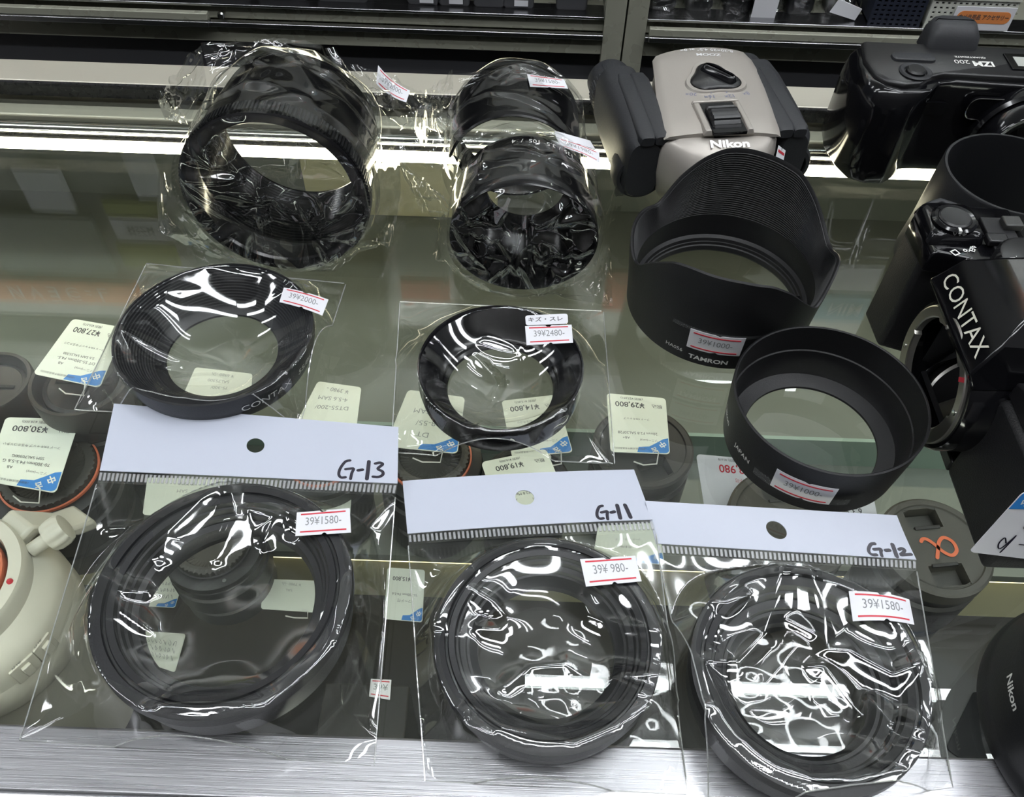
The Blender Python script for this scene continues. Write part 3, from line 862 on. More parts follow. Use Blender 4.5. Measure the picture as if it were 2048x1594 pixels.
# --- bag marked G-11
c11 = (16.0, 130.0, 0.2)
b11 = bag('header card bag hand marked G-11, priced 980, middle of the front row', c11, 'header card bags along the front rail')
o11 = ring_obs(15.6, 123.6, [(0,14),(15,15),(31,18.5),(37,20.6),(40.1,20.6)], 2.0)
P = bil((-39.4, 167.2, 6.0), (59.9, 175.5, 8.0), (64.2, 78.4, 0.6), (-25.0, 79.9, 0.6), N_, N_)
P = drape(P, o11, 0.03, iters=0, seed=11, bend=0.6, bs=5, grav=0.0, noise=1.0)
P = waves(P, np.random.RandomState(14), 2.2, 4); P = lift(P, o11)
P = creases(P, [[(-25.3, 125.3, 18.0), (-23.1, 132.1, 22.0), (-14.6, 151.0, 20.0)], [(-14.1, 142.7, 22.0), (-4.5, 137.7, 22.0), (1.2, 132.0, 16.0), (-1.4, 127.8, 14.0), (-9.5, 127.5, 20.0)], [(27.3, 141.9, 22.0), (30.9, 134.1, 20.0), (43.0, 128.9, 22.0), (54.1, 127.4, 20.0), (48.9, 136.8, 22.0), (42.1, 144.4, 22.0)], ([(-11.7, 99.5, 12.0), (-0.1, 91.5, 20.0), (23.7, 86.7, 20.0), (37.9, 92.8, 20.0), (50.7, 101.9, 14.0), (38.8, 109.0, 16.0), (40.8, 110.8, 18.0), (55.3, 111.4, 14.0)], 3.2, 9),
   ([(-11.7, 99.5, 12.0), (-10.7, 92.8, 4.0), (-1.6, 88.8, 2.0)], 2.6, 6), ([(-0.7, 88.8, 2.0), (-4.4, 95.3, 5.0), (-11.7, 99.5, 12.0)], 1.6, 5), ([(-34.4, 164.7, 6.0), (-27.7, 157.3, 8.0), (-15.7, 154.0, 16.0)], 1.4, 5), ([(55.7, 112.2, 12.0), (60.8, 108.5, 6.0), (66.4, 104.7, 2.0)], 1.5, 5), ([(-26.2, 94.1, 1.0), (-19.3, 95.9, 3.0), (-11.5, 94.2, 5.0)], 1.3, 5), ([(-0.5, 105.8, 10.0), (9.8, 114.3, 12.0), (22.2, 115.7, 12.0), (34.4, 108.9, 12.0)], 2.4, 9), ([(8.3, 105.9, 8.0), (15.2, 107.2, 10.0), (25.6, 102.4, 10.0)], 1.6, 7)], 2.2, 9)
film_part(b11, c11, P); seams(b11, c11, P)
film_part(b11, c11, np.maximum(waves(waves(bil((-40.1, 170.0, 1.0), (61.3, 179.6, 1.0), (64.5, 78.1, 0.4), (-6.2, 77.7, 0.4), 60, 60), np.random.RandomState(302), 0.4, 6), np.random.RandomState(312), 0.14, 15), [-1e9, -1e9, 0.3]), 'back_film', 'film_back')
header(b11, c11, ((-45.1, 198.1, 4.0), (53.6, 208.1, 4.0), (58.9, 181.0, 8.0), (-40.1, 171.7, 6.0)), (0.50, 0.52, 3.9), handw(0.775, 0.04, 0.15, 0.25, 1), ((-40.1, 171.7, 6.0), (58.9, 181.0, 8.0), (59.7, 175.5, 8.0), (-39.2, 167.0, 6.0)), bulge=1.2)
sticker(b11, c11, ((27.6, 154.3, 22.0), (48.4, 156.6, 22.0), (50.1, 146.1, 22.0), (29.5, 143.2, 22.0)), '39¥ 980-')

# --- bag marked G-12
c12 = (106.0, 125.0, 0.2)
b12 = bag('header card bag hand marked G-12, priced 1580, overlapping the G-11 bag', c12, 'header card bags along the front rail')
o12 = ring_obs(106.0, 114.2, [(0,14),(15,15),(31,18.5),(37,21.4),(40.8,21.6)], 2.0)
P = bil((60.1, 166.1, 7.0), (161.0, 161.9, 9.0), (155.3, 83.7, 0.6), (71.5, 70.8, 0.6), N_, N_)
P = drape(P, o12, 0.03, iters=0, seed=21, bend=0.6, bs=6, grav=0.0, noise=1.0)
P = waves(P, np.random.RandomState(24), 2.6, 4); P = lift(P, o12)
P = creases(P, [[(103.5, 155.8, 18.0), (98.4, 140.6, 22.0), (93.5, 129.8, 20.0), (81.2, 118.2, 20.0), (69.2, 116.8, 18.0)], [(113.2, 155.0, 18.0), (115.0, 138.2, 20.0), (115.4, 124.3, 18.0), (122.7, 123.7, 20.0), (135.6, 114.9, 22.0), (141.7, 116.9, 22.0), (149.5, 121.9, 18.0)], [(69.2, 116.8, 18.0), (73.7, 100.6, 20.0), (79.8, 90.5, 18.0), (90.4, 82.9, 22.0), (99.2, 78.7, 22.0), (112.6, 78.7, 20.0), (131.2, 83.1, 12.0)], [(149.5, 121.9, 18.0), (148.8, 112.2, 14.0), (152.1, 102.5, 6.0)], [(125.6, 108.9, 16.0), (130.2, 97.6, 20.0), (141.0, 94.6, 14.0)], [(125.6, 108.9, 16.0), (129.8, 89.5, 20.0), (141.0, 86.1, 8.0)],
   ([(79.8, 90.5, 18.0), (70.7, 101.1, 8.0), (65.0, 101.1, 5.0)], 1.8, 6), ([(74.3, 139.6, 16.0), (80.0, 138.9, 22.0), (89.7, 143.2, 22.0)], 1.6, 6), ([(72.0, 123.2, 16.0), (75.6, 119.0, 22.0), (74.5, 118.0, 20.0)], 1.4, 5), ([(79.5, 108.6, 10.0), (88.7, 109.1, 12.0), (105.2, 125.2, 14.0), (102.4, 129.8, 14.0)], 2.2, 9), ([(106.3, 118.7, 12.0), (113.3, 118.0, 12.0), (118.4, 108.4, 12.0), (123.5, 99.9, 12.0)], 2.2, 9), ([(84.6, 101.8, 10.0), (97.0, 103.1, 10.0), (106.4, 109.7, 12.0)], 1.8, 8), ([(101.0, 135.7, 16.0), (111.5, 130.2, 14.0), (117.5, 123.8, 14.0)], 1.8, 8)], 2.8, 10)
film_part(b12, c12, P); seams(b12, c12, P)
film_part(b12, c12, np.maximum(waves(waves(bil((61.3, 169.4, 1.0), (165.3, 166.3, 1.0), (152.1, 81.3, 0.4), (73.1, 69.4, 0.4), 60, 60), np.random.RandomState(303), 0.4, 6), np.random.RandomState(313), 0.14, 15), [-1e9, -1e9, 0.3]), 'back_film', 'film_back')
header(b12, c12, ((56.8, 189.8, 6.0), (156.9, 183.3, 12.0), (162.0, 166.3, 9.0), (59.7, 170.6, 7.0)), (0.497, 0.50, 3.9), handw(0.825, 0.04, 0.165, 0.28, 2), ((59.7, 170.6, 7.0), (162.0, 166.3, 9.0), (160.8, 161.5, 9.0), (60.1, 165.7, 7.0)), curl=2.0)
sticker(b12, c12, ((125.3, 144.0, 24.0), (147.8, 142.5, 22.0), (147.5, 133.2, 21.0), (124.2, 132.3, 24.0)), '39¥1580-', bulge=2.0)

# --- flat bag priced 2000
cc = (-138.0, 268.0, 0.2)
bc = bag('flat clear bag with a flared ribbed hood, sticker 2000 at its corner', cc)
occ = ring_obs(-138.8, 268.2, [(25.8,1.5),(30,4),(44,18),(45.2,18.4)], 2.2)
P = bil((-194.1, 330.4, 0.8), (-87.9, 320.6, 0.8), (-94.8, 230.8, 0.6), (-197.4, 232.6, 0.6), 110, 110)
P = drape(P, occ, 0.022, iters=0, seed=31, bend=0.5, bs=5, grav=0.0, noise=0.7)
P = waves(P, np.random.RandomState(34), 1.2, 5); P = lift(P, occ)
P = creases(P, [[(-182.6, 267.2, 18.0), (-162.7, 263.6, 14.0), (-135.3, 258.6, 12.0)], [(-182.6, 267.2, 18.0), (-155.9, 230.6, 16.0)], [(-156.2, 231.7, 16.0), (-130.6, 225.6, 16.0), (-153.4, 235.2, 14.0)], [(-94.4, 267.6, 18.0), (-108.5, 267.2, 16.0), (-113.0, 269.8, 14.0)], [(-95.3, 260.6, 16.0), (-106.2, 247.6, 14.0), (-123.0, 265.5, 12.0)], ([(-155.5, 250.3, 10.0), (-144.7, 252.9, 10.0), (-134.4, 252.8, 10.0)], 1.5, 6), ([(-190.5, 240.5, 2.0), (-182.0, 241.3, 4.0), (-167.3, 238.1, 8.0)], 1.5, 5), ([(-197.1, 232.2, 1.0), (-186.5, 276.7, 14.0), (-188.8, 322.2, 4.0)], 1.2, 5), ([(-106.2, 247.6, 14.0), (-102.0, 244.0, 8.0), (-97.0, 241.7, 2.0)], 1.6, 5), ([(-109.3, 306.2, 14.0), (-107.9, 308.7, 10.0), (-102.9, 296.3, 12.0)], 1.2, 4)], 1.6, 7)
P = folds(P, np.random.RandomState(33), 8, 0.9, 2.0, 16)
film_part(bc, cc, P); seams(bc, cc, P, 'lrtb')
film_part(bc, cc, bil((-193.3, 329.8, 0.4), (-88.9, 319.9, 0.4), (-95.6, 232.7, 0.4), (-195.8, 234.3, 0.4), 10, 10), 'back_film', 'film_back')
sticker(bc, cc, ((-111.4, 295.4, 20.5), (-88.8, 288.3, 20.5), (-90.4, 279.1, 19.0), (-111.6, 285.5, 20.5)), '39¥2000-', bulge=0.8)

# --- flat bag priced 2480
cm_ = (-5.0, 253.0, 0.2)
bm_ = bag('flat clear bag priced 2480 with a rounded scratch note above the sticker', cm_)
om_ = ring_obs(-5.6, 253.2, [(24.6,1.2),(27.6,5.4),(36.2,17.6),(37.5,18.3)], 2.0)
P = bil((-58.7, 308.8, 0.8), (44.8, 307.1, 0.8), (45.9, 213.2, 0.6), (-52.3, 215.2, 0.6), 110, 110)
P = drape(P, om_, 0.02, iters=0, seed=41, bend=0.5, bs=5, grav=0.0, noise=0.7)
P = waves(P, np.random.RandomState(44), 1.0, 5); P = lift(P, om_)
P = creases(P, [[(-33.5, 229.9, 16.0), (-21.2, 225.7, 14.0), (-18.8, 220.5, 12.0)], ([(-4.8, 224.0, 10.0), (6.1, 224.3, 12.0), (23.8, 228.1, 8.0), (34.0, 223.3, 4.0), (44.3, 212.9, 1.0)], 2.2, 6), [(-56.3, 267.9, 4.0), (-47.0, 272.8, 8.0), (-45.5, 273.7, 14.0)], [(-12.1, 264.4, 12.0), (-7.1, 255.4, 12.0), (-7.9, 246.4, 12.0)], ([(-15.4, 217.9, 12.0), (-13.2, 217.1, 6.0), (-10.4, 226.3, 12.0)], 1.8, 5), ([(-18.1, 268.6, 14.0), (-9.7, 261.4, 12.0), (-8.6, 264.0, 12.0)], 1.4, 6), ([(-57.2, 295.6, 1.0), (-42.7, 279.2, 10.0)], 1.2, 5), ([(-52.1, 219.0, 1.0), (-19.7, 214.9, 3.0), (6.5, 216.6, 4.0)], 1.4, 5), ([(-16.1, 274.5, 18.0), (0.3, 272.8, 18.0)], 1.2, 5)], 1.5, 7)
P = folds(P, np.random.RandomState(43), 8, 0.9, 2.0, 16)
film_part(bm_, cm_, P); seams(bm_, cm_, P, 'lrtb')
film_part(bm_, cm_, bil((-57.9, 308.3, 0.4), (44.1, 306.5, 0.4), (45.1, 215.0, 0.4), (-51.6, 216.8, 0.4), 10, 10), 'back_film', 'film_back')
sticker(bm_, cm_, ((4.9, 275.4, 20.5), (26.6, 277.4, 20.5), (27.1, 266.0, 20.5), (5.8, 263.4, 20.5)), '39¥2480-')
p = Patch(*sub(cm_, (4.8, 282.1, 20.6), (24.8, 284.4, 20.6), (25.0, 277.9, 20.6), (5.3, 275.7, 20.6)))
g = G(); V = [tuple(p.mm(x + p.w/2, y + p.h/2, 0.35)) for x, y in rrect(p.w, p.h, 1.4)]
g.add(V + [tuple(p.mm(x + p.w/2, y + p.h/2, 0.15)) for x, y in rrect(p.w, p.h, 1.4)], [tuple(range(len(V)))] + [(i, (i+1) % len(V), len(V) + (i+1) % len(V), len(V) + i) for i in range(len(V))])
ks = obj('condition_note', g, 'label', bm_, smooth=None)
obj('note_print', p.text(G(), 'キズ・スレ', p.w * 0.47, p.h * 0.5, p.h * 0.52, d=0.42, bold=0.012), 'dark_print', ks, smooth=None)

# --- crumpled wraps of the back row
def polar_grid(cx, cy, outline, n, rim=None, cut=0.55):
    """squircle grid over a star-shaped outline given as world points"""
    A = [((math.atan2(p[1] - cy, p[0] - cx)) % (2 * PI), math.hypot(p[0] - cx, p[1] - cy)) for p in outline]
    A.sort(); a = np.array([q[0] for q in A]); r = np.array([q[1] for q in A])
    u = np.linspace(-1, 1, n)
    U, V = np.meshgrid(u, u)
    rho = np.maximum(np.abs(U), np.abs(V)); th = np.arctan2(V, U) % (2 * PI)
    # straight outline edges: interpolate 1/r of chords
    R = np.zeros_like(th)
    k = len(a)
    for i in range(k):
        a0, r0 = a[i], r[i]; a1, r1 = a[(i + 1) % k], r[(i + 1) % k]
        d = (a1 - a0) % (2 * PI); t = (th - a0) % (2 * PI); mk = t <= d + 1e-9
        den = r0 * np.sin(t) + r1 * np.sin(np.maximum(d - t, 0))
        val = r0 * r1 * np.sin(d) / np.maximum(den, 1e-6)
        R = np.where(mk & (R == 0), val, R)
    if rim:  # spend more of the sheet on the steep outer wall
        f = np.clip(rim / R, 0, 0.97)
        rho = np.where(rho < cut, rho / cut * f, f + (rho - cut) / (1 - cut) * (1 - f))
    P = np.zeros((n, n, 3)); P[..., 0] = cx + R * rho * np.cos(th); P[..., 1] = cy + R * rho * np.sin(th)
    return P

def crumple(P, rs, amp, k, mask):
    """faceted crumple: difference of nearest-seed distances gives flat panes with sharp ridges"""
    n, m = P.shape[:2]
    X, Y = np.meshgrid(np.linspace(0, 1, m), np.linspace(0, 1, n))
    S = rs.rand(k, 2); H = rs.rand(k) * 0.12
    D = np.sort(np.stack([np.hypot(X - s[0], Y - s[1]) + h for s, h in zip(S, H)], 0), 0)
    f = np.minimum(D[1] - D[0], 0.12) / 0.12
    P[..., 2] += amp * (0.5 - f) * mask
    return P

def ncrumple(P, rs, amp, k):
    """the same facets pushed along the sheet's own normals"""
    N = normals(P)
    Z = np.zeros_like(P); Z = crumple(Z, rs, amp, k, 1.0)
    n, m = P.shape[:2]
    e = np.clip(np.minimum(np.minimum(np.arange(m), np.arange(m)[::-1])[None], np.minimum(np.arange(n), np.arange(n)[::-1])[:, None]) / 6.0, 0, 1)
    return P + N * (Z[..., 2] * e + 0.5 * amp)[..., None]

def tail(t, c, pts_a, pts_b, seed, amp=3.0, n=26, m=60, name='film_tail', k=16):
    """crumpled strip of film between two edge polylines"""
    A = np.array(pts_a, float); B = np.array(pts_b, float)
    def rs_(Q):
        s = np.linspace(0, len(Q) - 1, m); i = np.minimum(s.astype(int), len(Q) - 2); f = (s - i)[:, None]
        return Q[i] * (1 - f) + Q[i + 1] * f
    a, b = rs_(A), rs_(B)
    v = np.linspace(0, 1, n)[:, None, None]
    P = b[None] * (1 - v) + a[None] * v
    r = np.random.RandomState(seed)
    P = crumple(P, r, amp, k, 1.0); P = folds(P, r, 14, amp * 0.6, 2.0, 14)
    P[..., 2] = np.maximum(P[..., 2], 0.5)
    film_part(t, c, P, name, smooth=45)
    return P

# big hood on its side
def creases3(P, lines, h, w, N):
    """sharp-crested folds along 3-D polylines, pushed along N"""
    D = np.zeros(P.shape[:2])
    for ln in lines:
        hh, ww = h, w
        A = np.array(ln, float); d = np.full(P.shape[:2], 1e9); tt = np.zeros(P.shape[:2]); n = len(A) - 1
        for i in range(n):
            a, b = A[i], A[i + 1]; ab = b - a; L2 = (ab * ab).sum() + 1e-9
            t = np.clip(((P - a) * ab).sum(-1) / L2, 0, 1)
            q = np.linalg.norm(P - a - t[..., None] * ab, axis=-1)
            m = q < d; tt = np.where(m, (i + t) / n, tt); d = np.where(m, q, d)
        end = 0.35 + 0.65 * np.sin(PI * np.clip(tt, 0, 1)) ** 0.5
        D = np.maximum(D, hh * end * np.exp(-np.maximum(0, d / (ww * end) * 1.7) ** 1.45))
    return P + N * D[..., None]

def mouth_film(t, c, cx, cz, r, Y, lines, seed, amp=3.0, k=26, n=120, h=4.2, w=5.5):
    """crumpled film across the open mouth of a hood lying on its side"""
    u = np.linspace(-1, 1, n); U, V = np.meshgrid(u, u)
    rho = np.maximum(np.abs(U), np.abs(V)); th = np.arctan2(V, U)
    P = np.zeros((n, n, 3)); P[..., 0] = cx + r * rho * np.cos(th); P[..., 2] = cz + r * rho * np.sin(th); P[..., 1] = Y
    rs = np.random.RandomState(seed)
    Z = crumple(np.zeros((n, n, 3)), rs, amp, k, 1.0)[..., 2] + 2.0 * (smooth_noise(rs, n, n, 5) - .5) * amp
    e = np.clip((1 - rho) / 0.12, 0, 1)
    P[..., 1] -= 1.2 + (Z + 0.5 * amp) * e
    N = np.zeros_like(P); N[..., 1] = -1
    P = creases3(P, lines, h, w, N * e[..., None])
    P[..., 2] = np.maximum(P[..., 2], 0.4)
    film_part(t, c, P, 'front_film', smooth=55)

def over_film(t, c, cx, cz, r0, r1, Y0, Y1, lines, seed, amp=2.0, k=26, n=90, m=140, close=18):
    """film drawn over the top of a hood lying on its side, gathered in behind it"""
    v = np.linspace(0, 1, n)[:, None]; u = np.linspace(0, 1, m)[None, :]
    ph = np.radians(205 - 230 * u) + 0 * v
    Yv = Y0 + (Y1 + close - Y0) * v + 0 * u
    f = np.clip((Yv - Y0) / (Y1 - Y0), 0, 1); rr = r0 + (r1 - r0) * f + 1.0
    g_ = np.clip((Yv - Y1) / close, 0, 1); rr = rr * (1 - 0.45 * g_)
    rs = np.random.RandomState(seed)
    Z = crumple(np.zeros((n, m, 3)), rs, amp, k, 1.0)[..., 2] + 0.5 * amp + amp * (smooth_noise(rs, n, m, 6))
    rr = rr + np.maximum(Z, 0.2)
    P = np.stack([cx + rr * np.cos(ph), Yv, cz + rr * np.sin(ph)], -1)
    N = np.stack([np.cos(ph), 0 * ph, np.sin(ph)], -1)
    P = creases3(P, lines, 2.6, 6.0, N)
    P[..., 2] = np.maximum(P[..., 2], 0.5)
    film_part(t, c, P, 'film', smooth=55)
    return P

def rim(cx, Y, cz, r, *degs): return [(cx + r * math.cos(math.radians(d)), Y, max(0.6, cz + r * math.sin(math.radians(d)))) for d in degs]

cB = (-118.0, 360.0, 0.2)
bB = bag('crumpled clear wrap around the large hood on its side, back row left', cB, 'crumpled film wraps at the back')
over_film(bB, cB, -118.0, 45.0, 46.0, 40.5, 330.0, 396.0,
   [[(-121.4, 392.5, 90.0), (-127.1, 373.7, 90.0), (-126.6, 340.6, 88.0), (-145.4, 346.8, 80.0)], [(-120.2, 394.0, 90.0), (-109.7, 379.8, 90.0), (-97.9, 356.7, 86.0), (-84.6, 364.0, 76.0)], [(-118.3, 337.5, 90.0), (-109.6, 343.3, 90.0), (-97.6, 351.3, 86.0)], [(-84.6, 364.0, 76.0), (-85.6, 361.8, 70.0), (-88.0, 345.5, 60.0)], [(-146.5, 344.6, 80.0), (-151.0, 372.0, 80.0), (-139.3, 381.4, 88.0)], [(-111.4, 389.0, 90.0), (-85.4, 377.1, 70.0), (-80.0, 385.7, 62.0)], [(-98.0, 379.6, 88.0), (-88.0, 381.5, 74.0), (-79.7, 399.1, 58.0)]], 52, amp=1.8, k=16)
mouth_film(bB, cB, -118.0, 46.2, 46.0, 330.0,
   [[(-162.0, 328.0, 58.2), (-148.7, 328.0, 45.7), (-135.8, 328.0, 32.3)], [(-162.0, 328.0, 58.2), (-141.8, 328.0, 54.2), (-123.7, 328.0, 48.0), (-121.5, 328.0, 55.1)], [(-121.5, 328.0, 55.1), (-126.4, 328.0, 25.1), (-132.0, 328.0, 3.1)], [(-99.6, 328.0, 28.2), (-96.6, 328.0, 19.9), (-95.4, 328.0, 5.8)], [(-162.0, 328.0, 58.2), (-130.9, 328.0, 60.4)], [(-143.5, 328.0, 84.0), (-142.1, 328.0, 67.4), (-149.3, 328.0, 79.1)], [(-99.9, 328.0, 28.2), (-83.3, 328.0, 48.6), (-73.3, 328.0, 68.3)], [(-135.8, 328.0, 32.3), (-152.6, 328.0, 20.7), (-164.5, 328.0, 23.4)], [(-135.8, 328.0, 32.3), (-143.4, 328.0, 0.8)], [(-90.7, 328.0, 70.9), (-77.3, 328.0, 76.8)], [(-76.3, 328.0, 98.3), (-94.6, 328.0, 90.0), (-88.3, 328.0, 79.0), (-81.4, 328.0, 63.0)], [(-99.9, 328.0, 28.2), (-77.5, 328.0, 36.7)], [(-105.0, 328.0, 47.6), (-98.3, 328.0, 28.9)]], 53, amp=2.6, k=24)
tail(bB, cB, rim(-118.0, 329.0, 46.2, 46.0, 175, 195, 215, 235, 250), [(-205.6, 402.5, 10.0), (-202.2, 378.8, 4.0), (-194.5, 354.3, 0.6), (-167.1, 339.5, 0.6), (-137.7, 326.6, 0.6)], 55, amp=2.4, k=22)
tail(bB, cB, rim(-118.0, 329.0, 46.2, 46.0, 250, 265, 280, 300), [(-137.7, 326.6, 0.6), (-113.2, 328.6, 0.6), (-93.5, 329.6, 0.6), (-78.2, 357.6, 0.6)], 56, amp=1.6, k=14)
tail(bB, cB, rim(-118.0, 329.0, 46.2, 46.0, -60, -35, -10, 15), [(-78.2, 357.6, 0.6), (-67.2, 349.9, 0.6), (-67.8, 396.9, 1.0), (-70.3, 419.1, 14.0)], 57, amp=2.4, k=20)
film_part(bB, cB, bil((-170, 400, .3), (-66, 400, .3), (-70, 326, .3), (-166, 326, .3), 6, 6), 'back_film', 'film_back')
# the gathered tail of the wrap, with its sticker
P = tail(bB, cB, [(-105.6, 417.6, 80.0), (-91.5, 422.3, 64.0), (-66.0, 450.7, 30.0), (-42.4, 460.1, 10.0)], [(-88.4, 375.3, 64.0), (-79.1, 386.8, 36.0), (-71.0, 404.7, 14.0), (-41.7, 424.5, 1.0)], 61, amp=5.0)
P = tail(bB, cB, [(-95.9, 436.1, 56.0), (-75.6, 444.4, 46.0), (-57.3, 463.8, 24.0)], [(-85.1, 420.1, 34.0), (-70.1, 430.9, 26.0), (-55.0, 448.3, 12.0)], 62, amp=4.0)
P = tail(bB, cB, [(-162.2, 402.3, 84.0), (-129.0, 393.5, 92.0), (-103.2, 411.3, 84.0)], [(-154.6, 384.2, 78.0), (-128.2, 387.8, 90.0), (-99.0, 382.0, 84.0)], 65, amp=1.5, k=8)
P = tail(bB, cB, [(-162.2, 402.3, 84.0), (-195.2, 419.6, 50.0), (-207.7, 431.1, 34.0)], [(-153.8, 374.0, 76.0), (-166.9, 370.2, 60.0), (-204.6, 425.8, 24.0)], 63, amp=2.5)
sticker(bB, cB, ((-82.4, 447.1, 50.0), (-64.6, 441.8, 38.0), (-66.3, 434.7, 35.0), (-82.3, 434.6, 46.0)), '39¥2000-', bulge=-2.0)

# tapered hood
cK = (3.0, 335.0, 0.2)
bK = bag('crumpled clear wrap around the tapered hood on its side, middle of the back', cK, 'crumpled film wraps at the back')
over_film(bK, cK, 3.0, 38.0, 35.6, 33.5, 316.5, 358.0, [[(-15.8, 347.4, 70.0), (-17.0, 323.1, 72.0), (-19.4, 322.3, 60.0)], [(2.8, 318.4, 73.0), (2.0, 339.6, 72.0), (-5.4, 357.1, 68.0)], [(16.5, 319.6, 70.0), (15.8, 352.2, 68.0)], [(19.8, 325.9, 66.0), (21.6, 355.2, 62.0)], [(-12.6, 356.7, 68.0), (4.2, 358.0, 70.0), (9.0, 340.0, 72.0)]], 72, amp=1.6, k=16, close=10)
mouth_film(bK, cK, 3.0, 36.6, 37.0, 316.5,
   [[(-28.5, 314.0, 44.9), (-8.4, 314.0, 42.2), (-1.5, 314.0, 29.7)], [(-28.5, 314.0, 44.9), (-11.1, 314.0, 18.1)], [(1.4, 314.0, 47.1), (-1.0, 314.0, 29.4), (0.6, 314.0, 15.3)], [(9.4, 314.0, 43.0), (17.8, 314.0, 40.3), (26.0, 314.0, 26.4), (19.7, 314.0, 9.4)], [(9.4, 314.0, 43.0), (13.9, 314.0, 24.2)], [(-27.3, 314.0, 47.3), (-13.2, 314.0, 62.5), (-6.4, 314.0, 68.3)], [(24.0, 314.0, 68.2), (35.6, 314.0, 53.1)], [(7.9, 314.0, 48.9), (24.3, 314.0, 64.1)], [(-1.5, 314.0, 29.7), (-18.1, 314.0, 12.7)], [(26.0, 314.0, 26.4), (36.5, 314.0, 44.2)], [(0.2, 314.0, 31.7), (12.3, 314.0, 5.6)]], 73, amp=2.2, k=20)
tail(bK, cK, rim(3.0, 315.5, 36.6, 37.0, 170, 195, 215, 240), [(-42.7, 372.1, 16.0), (-43.0, 363.4, 6.0), (-45.2, 344.2, 0.6), (-19.8, 320.5, 0.6)], 75, amp=2.2, k=18)
tail(bK, cK, rim(3.0, 315.5, 36.6, 37.0, 240, 265, 290, 315), [(-19.8, 320.5, 0.6), (7.4, 316.3, 0.6), (22.8, 316.0, 0.6), (49.6, 311.1, 0.6)], 76, amp=1.6, k=14)
tail(bK, cK, rim(3.0, 315.5, 36.6, 37.0, -45, -20, 5, 25), [(49.6, 311.1, 0.6), (50.7, 353.1, 1.5), (55.9, 374.8, 8.0), (59.5, 395.6, 22.0)], 77, amp=2.4, k=18)
film_part(bK, cK, bil((-38, 362, .3), (44, 362, .3), (40, 312, .3), (-34, 312, .3), 6, 6), 'back_film', 'film_back')
tail(bK, cK, [(-84.3, 434.2, 3.0), (-60.6, 409.3, 6.0), (-36.0, 372.5, 16.0)], [(-71.3, 423.4, 0.6), (-55.4, 381.8, 1.0), (-39.7, 363.6, 6.0)], 73, amp=4.0)
tail(bK, cK, [(-35.7, 370.7, 60.0), (-8.2, 369.3, 66.0), (21.4, 365.1, 66.0), (47.3, 371.1, 46.0)], [(-25.8, 352.4, 62.0), (-5.3, 352.1, 70.0), (16.3, 350.2, 68.0), (36.2, 351.1, 48.0)], 74, amp=1.6, k=10)
sticker(bK, cK, ((16.8, 356.0, 68.0), (38.1, 353.7, 62.0), (38.3, 348.0, 60.0), (19.3, 351.7, 66.0)), '39¥1980-', bulge=1.0)
p = Patch(*sub(cK, (15.8, 360.2, 69.0), (33.4, 357.5, 66.0), (36.1, 355.0, 63.0), (16.8, 356.4, 68.0)))
ks = obj('condition_note', p.sheet(G(), 0, 1, 0, 1, d=0.3), 'label', bK)

# domed hood right behind it
cQ = (-3.0, 398.0, 0.2)
bQ = bag('clear wrap around the hood lying behind the tapered one', cQ, 'crumpled film wraps at the back')
over_film(bQ, cQ, -3.0, 35.6, 35.2, 35.0, 369.0, 419.0, [[(-31.1, 415.2, 50.0), (-18.2, 399.3, 66.0), (-10.7, 368.6, 70.0)], [(-11.6, 394.7, 69.0), (-1.7, 409.6, 69.0)], [(3.8, 384.9, 70.0), (16.7, 384.0, 64.0), (25.4, 398.8, 52.0)], [(-37.7, 409.8, 44.0), (-10.7, 368.6, 70.0), (14.1, 372.0, 66.0)]], 82, amp=1.6, k=10, close=8)
film_part(bQ, cQ, bil((-44, 424, .3), (36, 424, .3), (36, 388, .3), (-44, 388, .3), 6, 6), 'back_film', 'film_back')
tail(bQ, cQ, [(-38.5, 427.2, 58.0), (-56.5, 444.7, 34.0), (-67.9, 453.6, 8.0)], [(-35.7, 400.4, 44.0), (-46.9, 426.4, 20.0), (-57.8, 438.6, 1.0)], 83, amp=4.0)
tail(bQ, cQ, [(-37.9, 420.3, 62.0), (-1.8, 411.2, 72.0), (23.5, 414.9, 64.0), (34.9, 429.0, 44.0)], [(-30.6, 410.9, 60.0), (-4.3, 407.7, 70.0), (16.7, 403.9, 66.0), (28.2, 414.8, 48.0)], 84, amp=1.2, k=8)
sticker(bQ, cQ, ((1.9, 406.9, 71.0), (21.3, 408.0, 68.0), (23.4, 402.9, 66.0), (3.6, 395.1, 71.0)), '39¥1580-')
#BAGSEND
#REST0
# ------------------------------------------------------------------ compact binoculars
bn = thing('binoculars', 'champagne and black compact zoom binoculars standing at the rear of the counter', 'binoculars', (104, 430, 0.2), math.radians(9))
def super_ring(cu, cv, cz, ru, rz, v, n=32, e=2.6):
    R = []
    for i in range(n):
        t = 2 * PI * i / n
        c, s = math.cos(t), math.sin(t)
        R.append((cu + ru * math.copysign(abs(c) ** (2 / e), c), v, cz + rz * math.copysign(abs(s) ** (2 / e), s)))
    return R
def outline_front(f, bulge):
    """plan outline of the centre body, scaled inwards by f"""
    P = [(-20.6, 42), (-8, 50.5), (9.8, 55.5), (25, 52.5), (35.5, 43), (36.5, 14), (33, -15), (30, -34)]
    Q = [(20, -40 - bulge), (0, -43 - bulge * 1.5), (-20, -39 - bulge), (-34, -31), (-33, -15), (-30.5, 0), (-26, 22)]
    cx_, cy_ = 1.5, 5
    return [(cx_ + (x - cx_) * f, cy_ + (y - cy_) * f) for x, y in P + Q]
g = G()
g.loft([[(x, y, z) for x, y in outline_front(f, b)] for z, f, b in ((2, .84, 5), (10, .95, 10), (22, 1.0, 11), (34, 1.0, 9), (41, .975, 5), (44.5, .93, 2), (45.2, .88, 0))])
obj('center_body', g, 'champagne', bn, smooth=60, bevel=0.6)
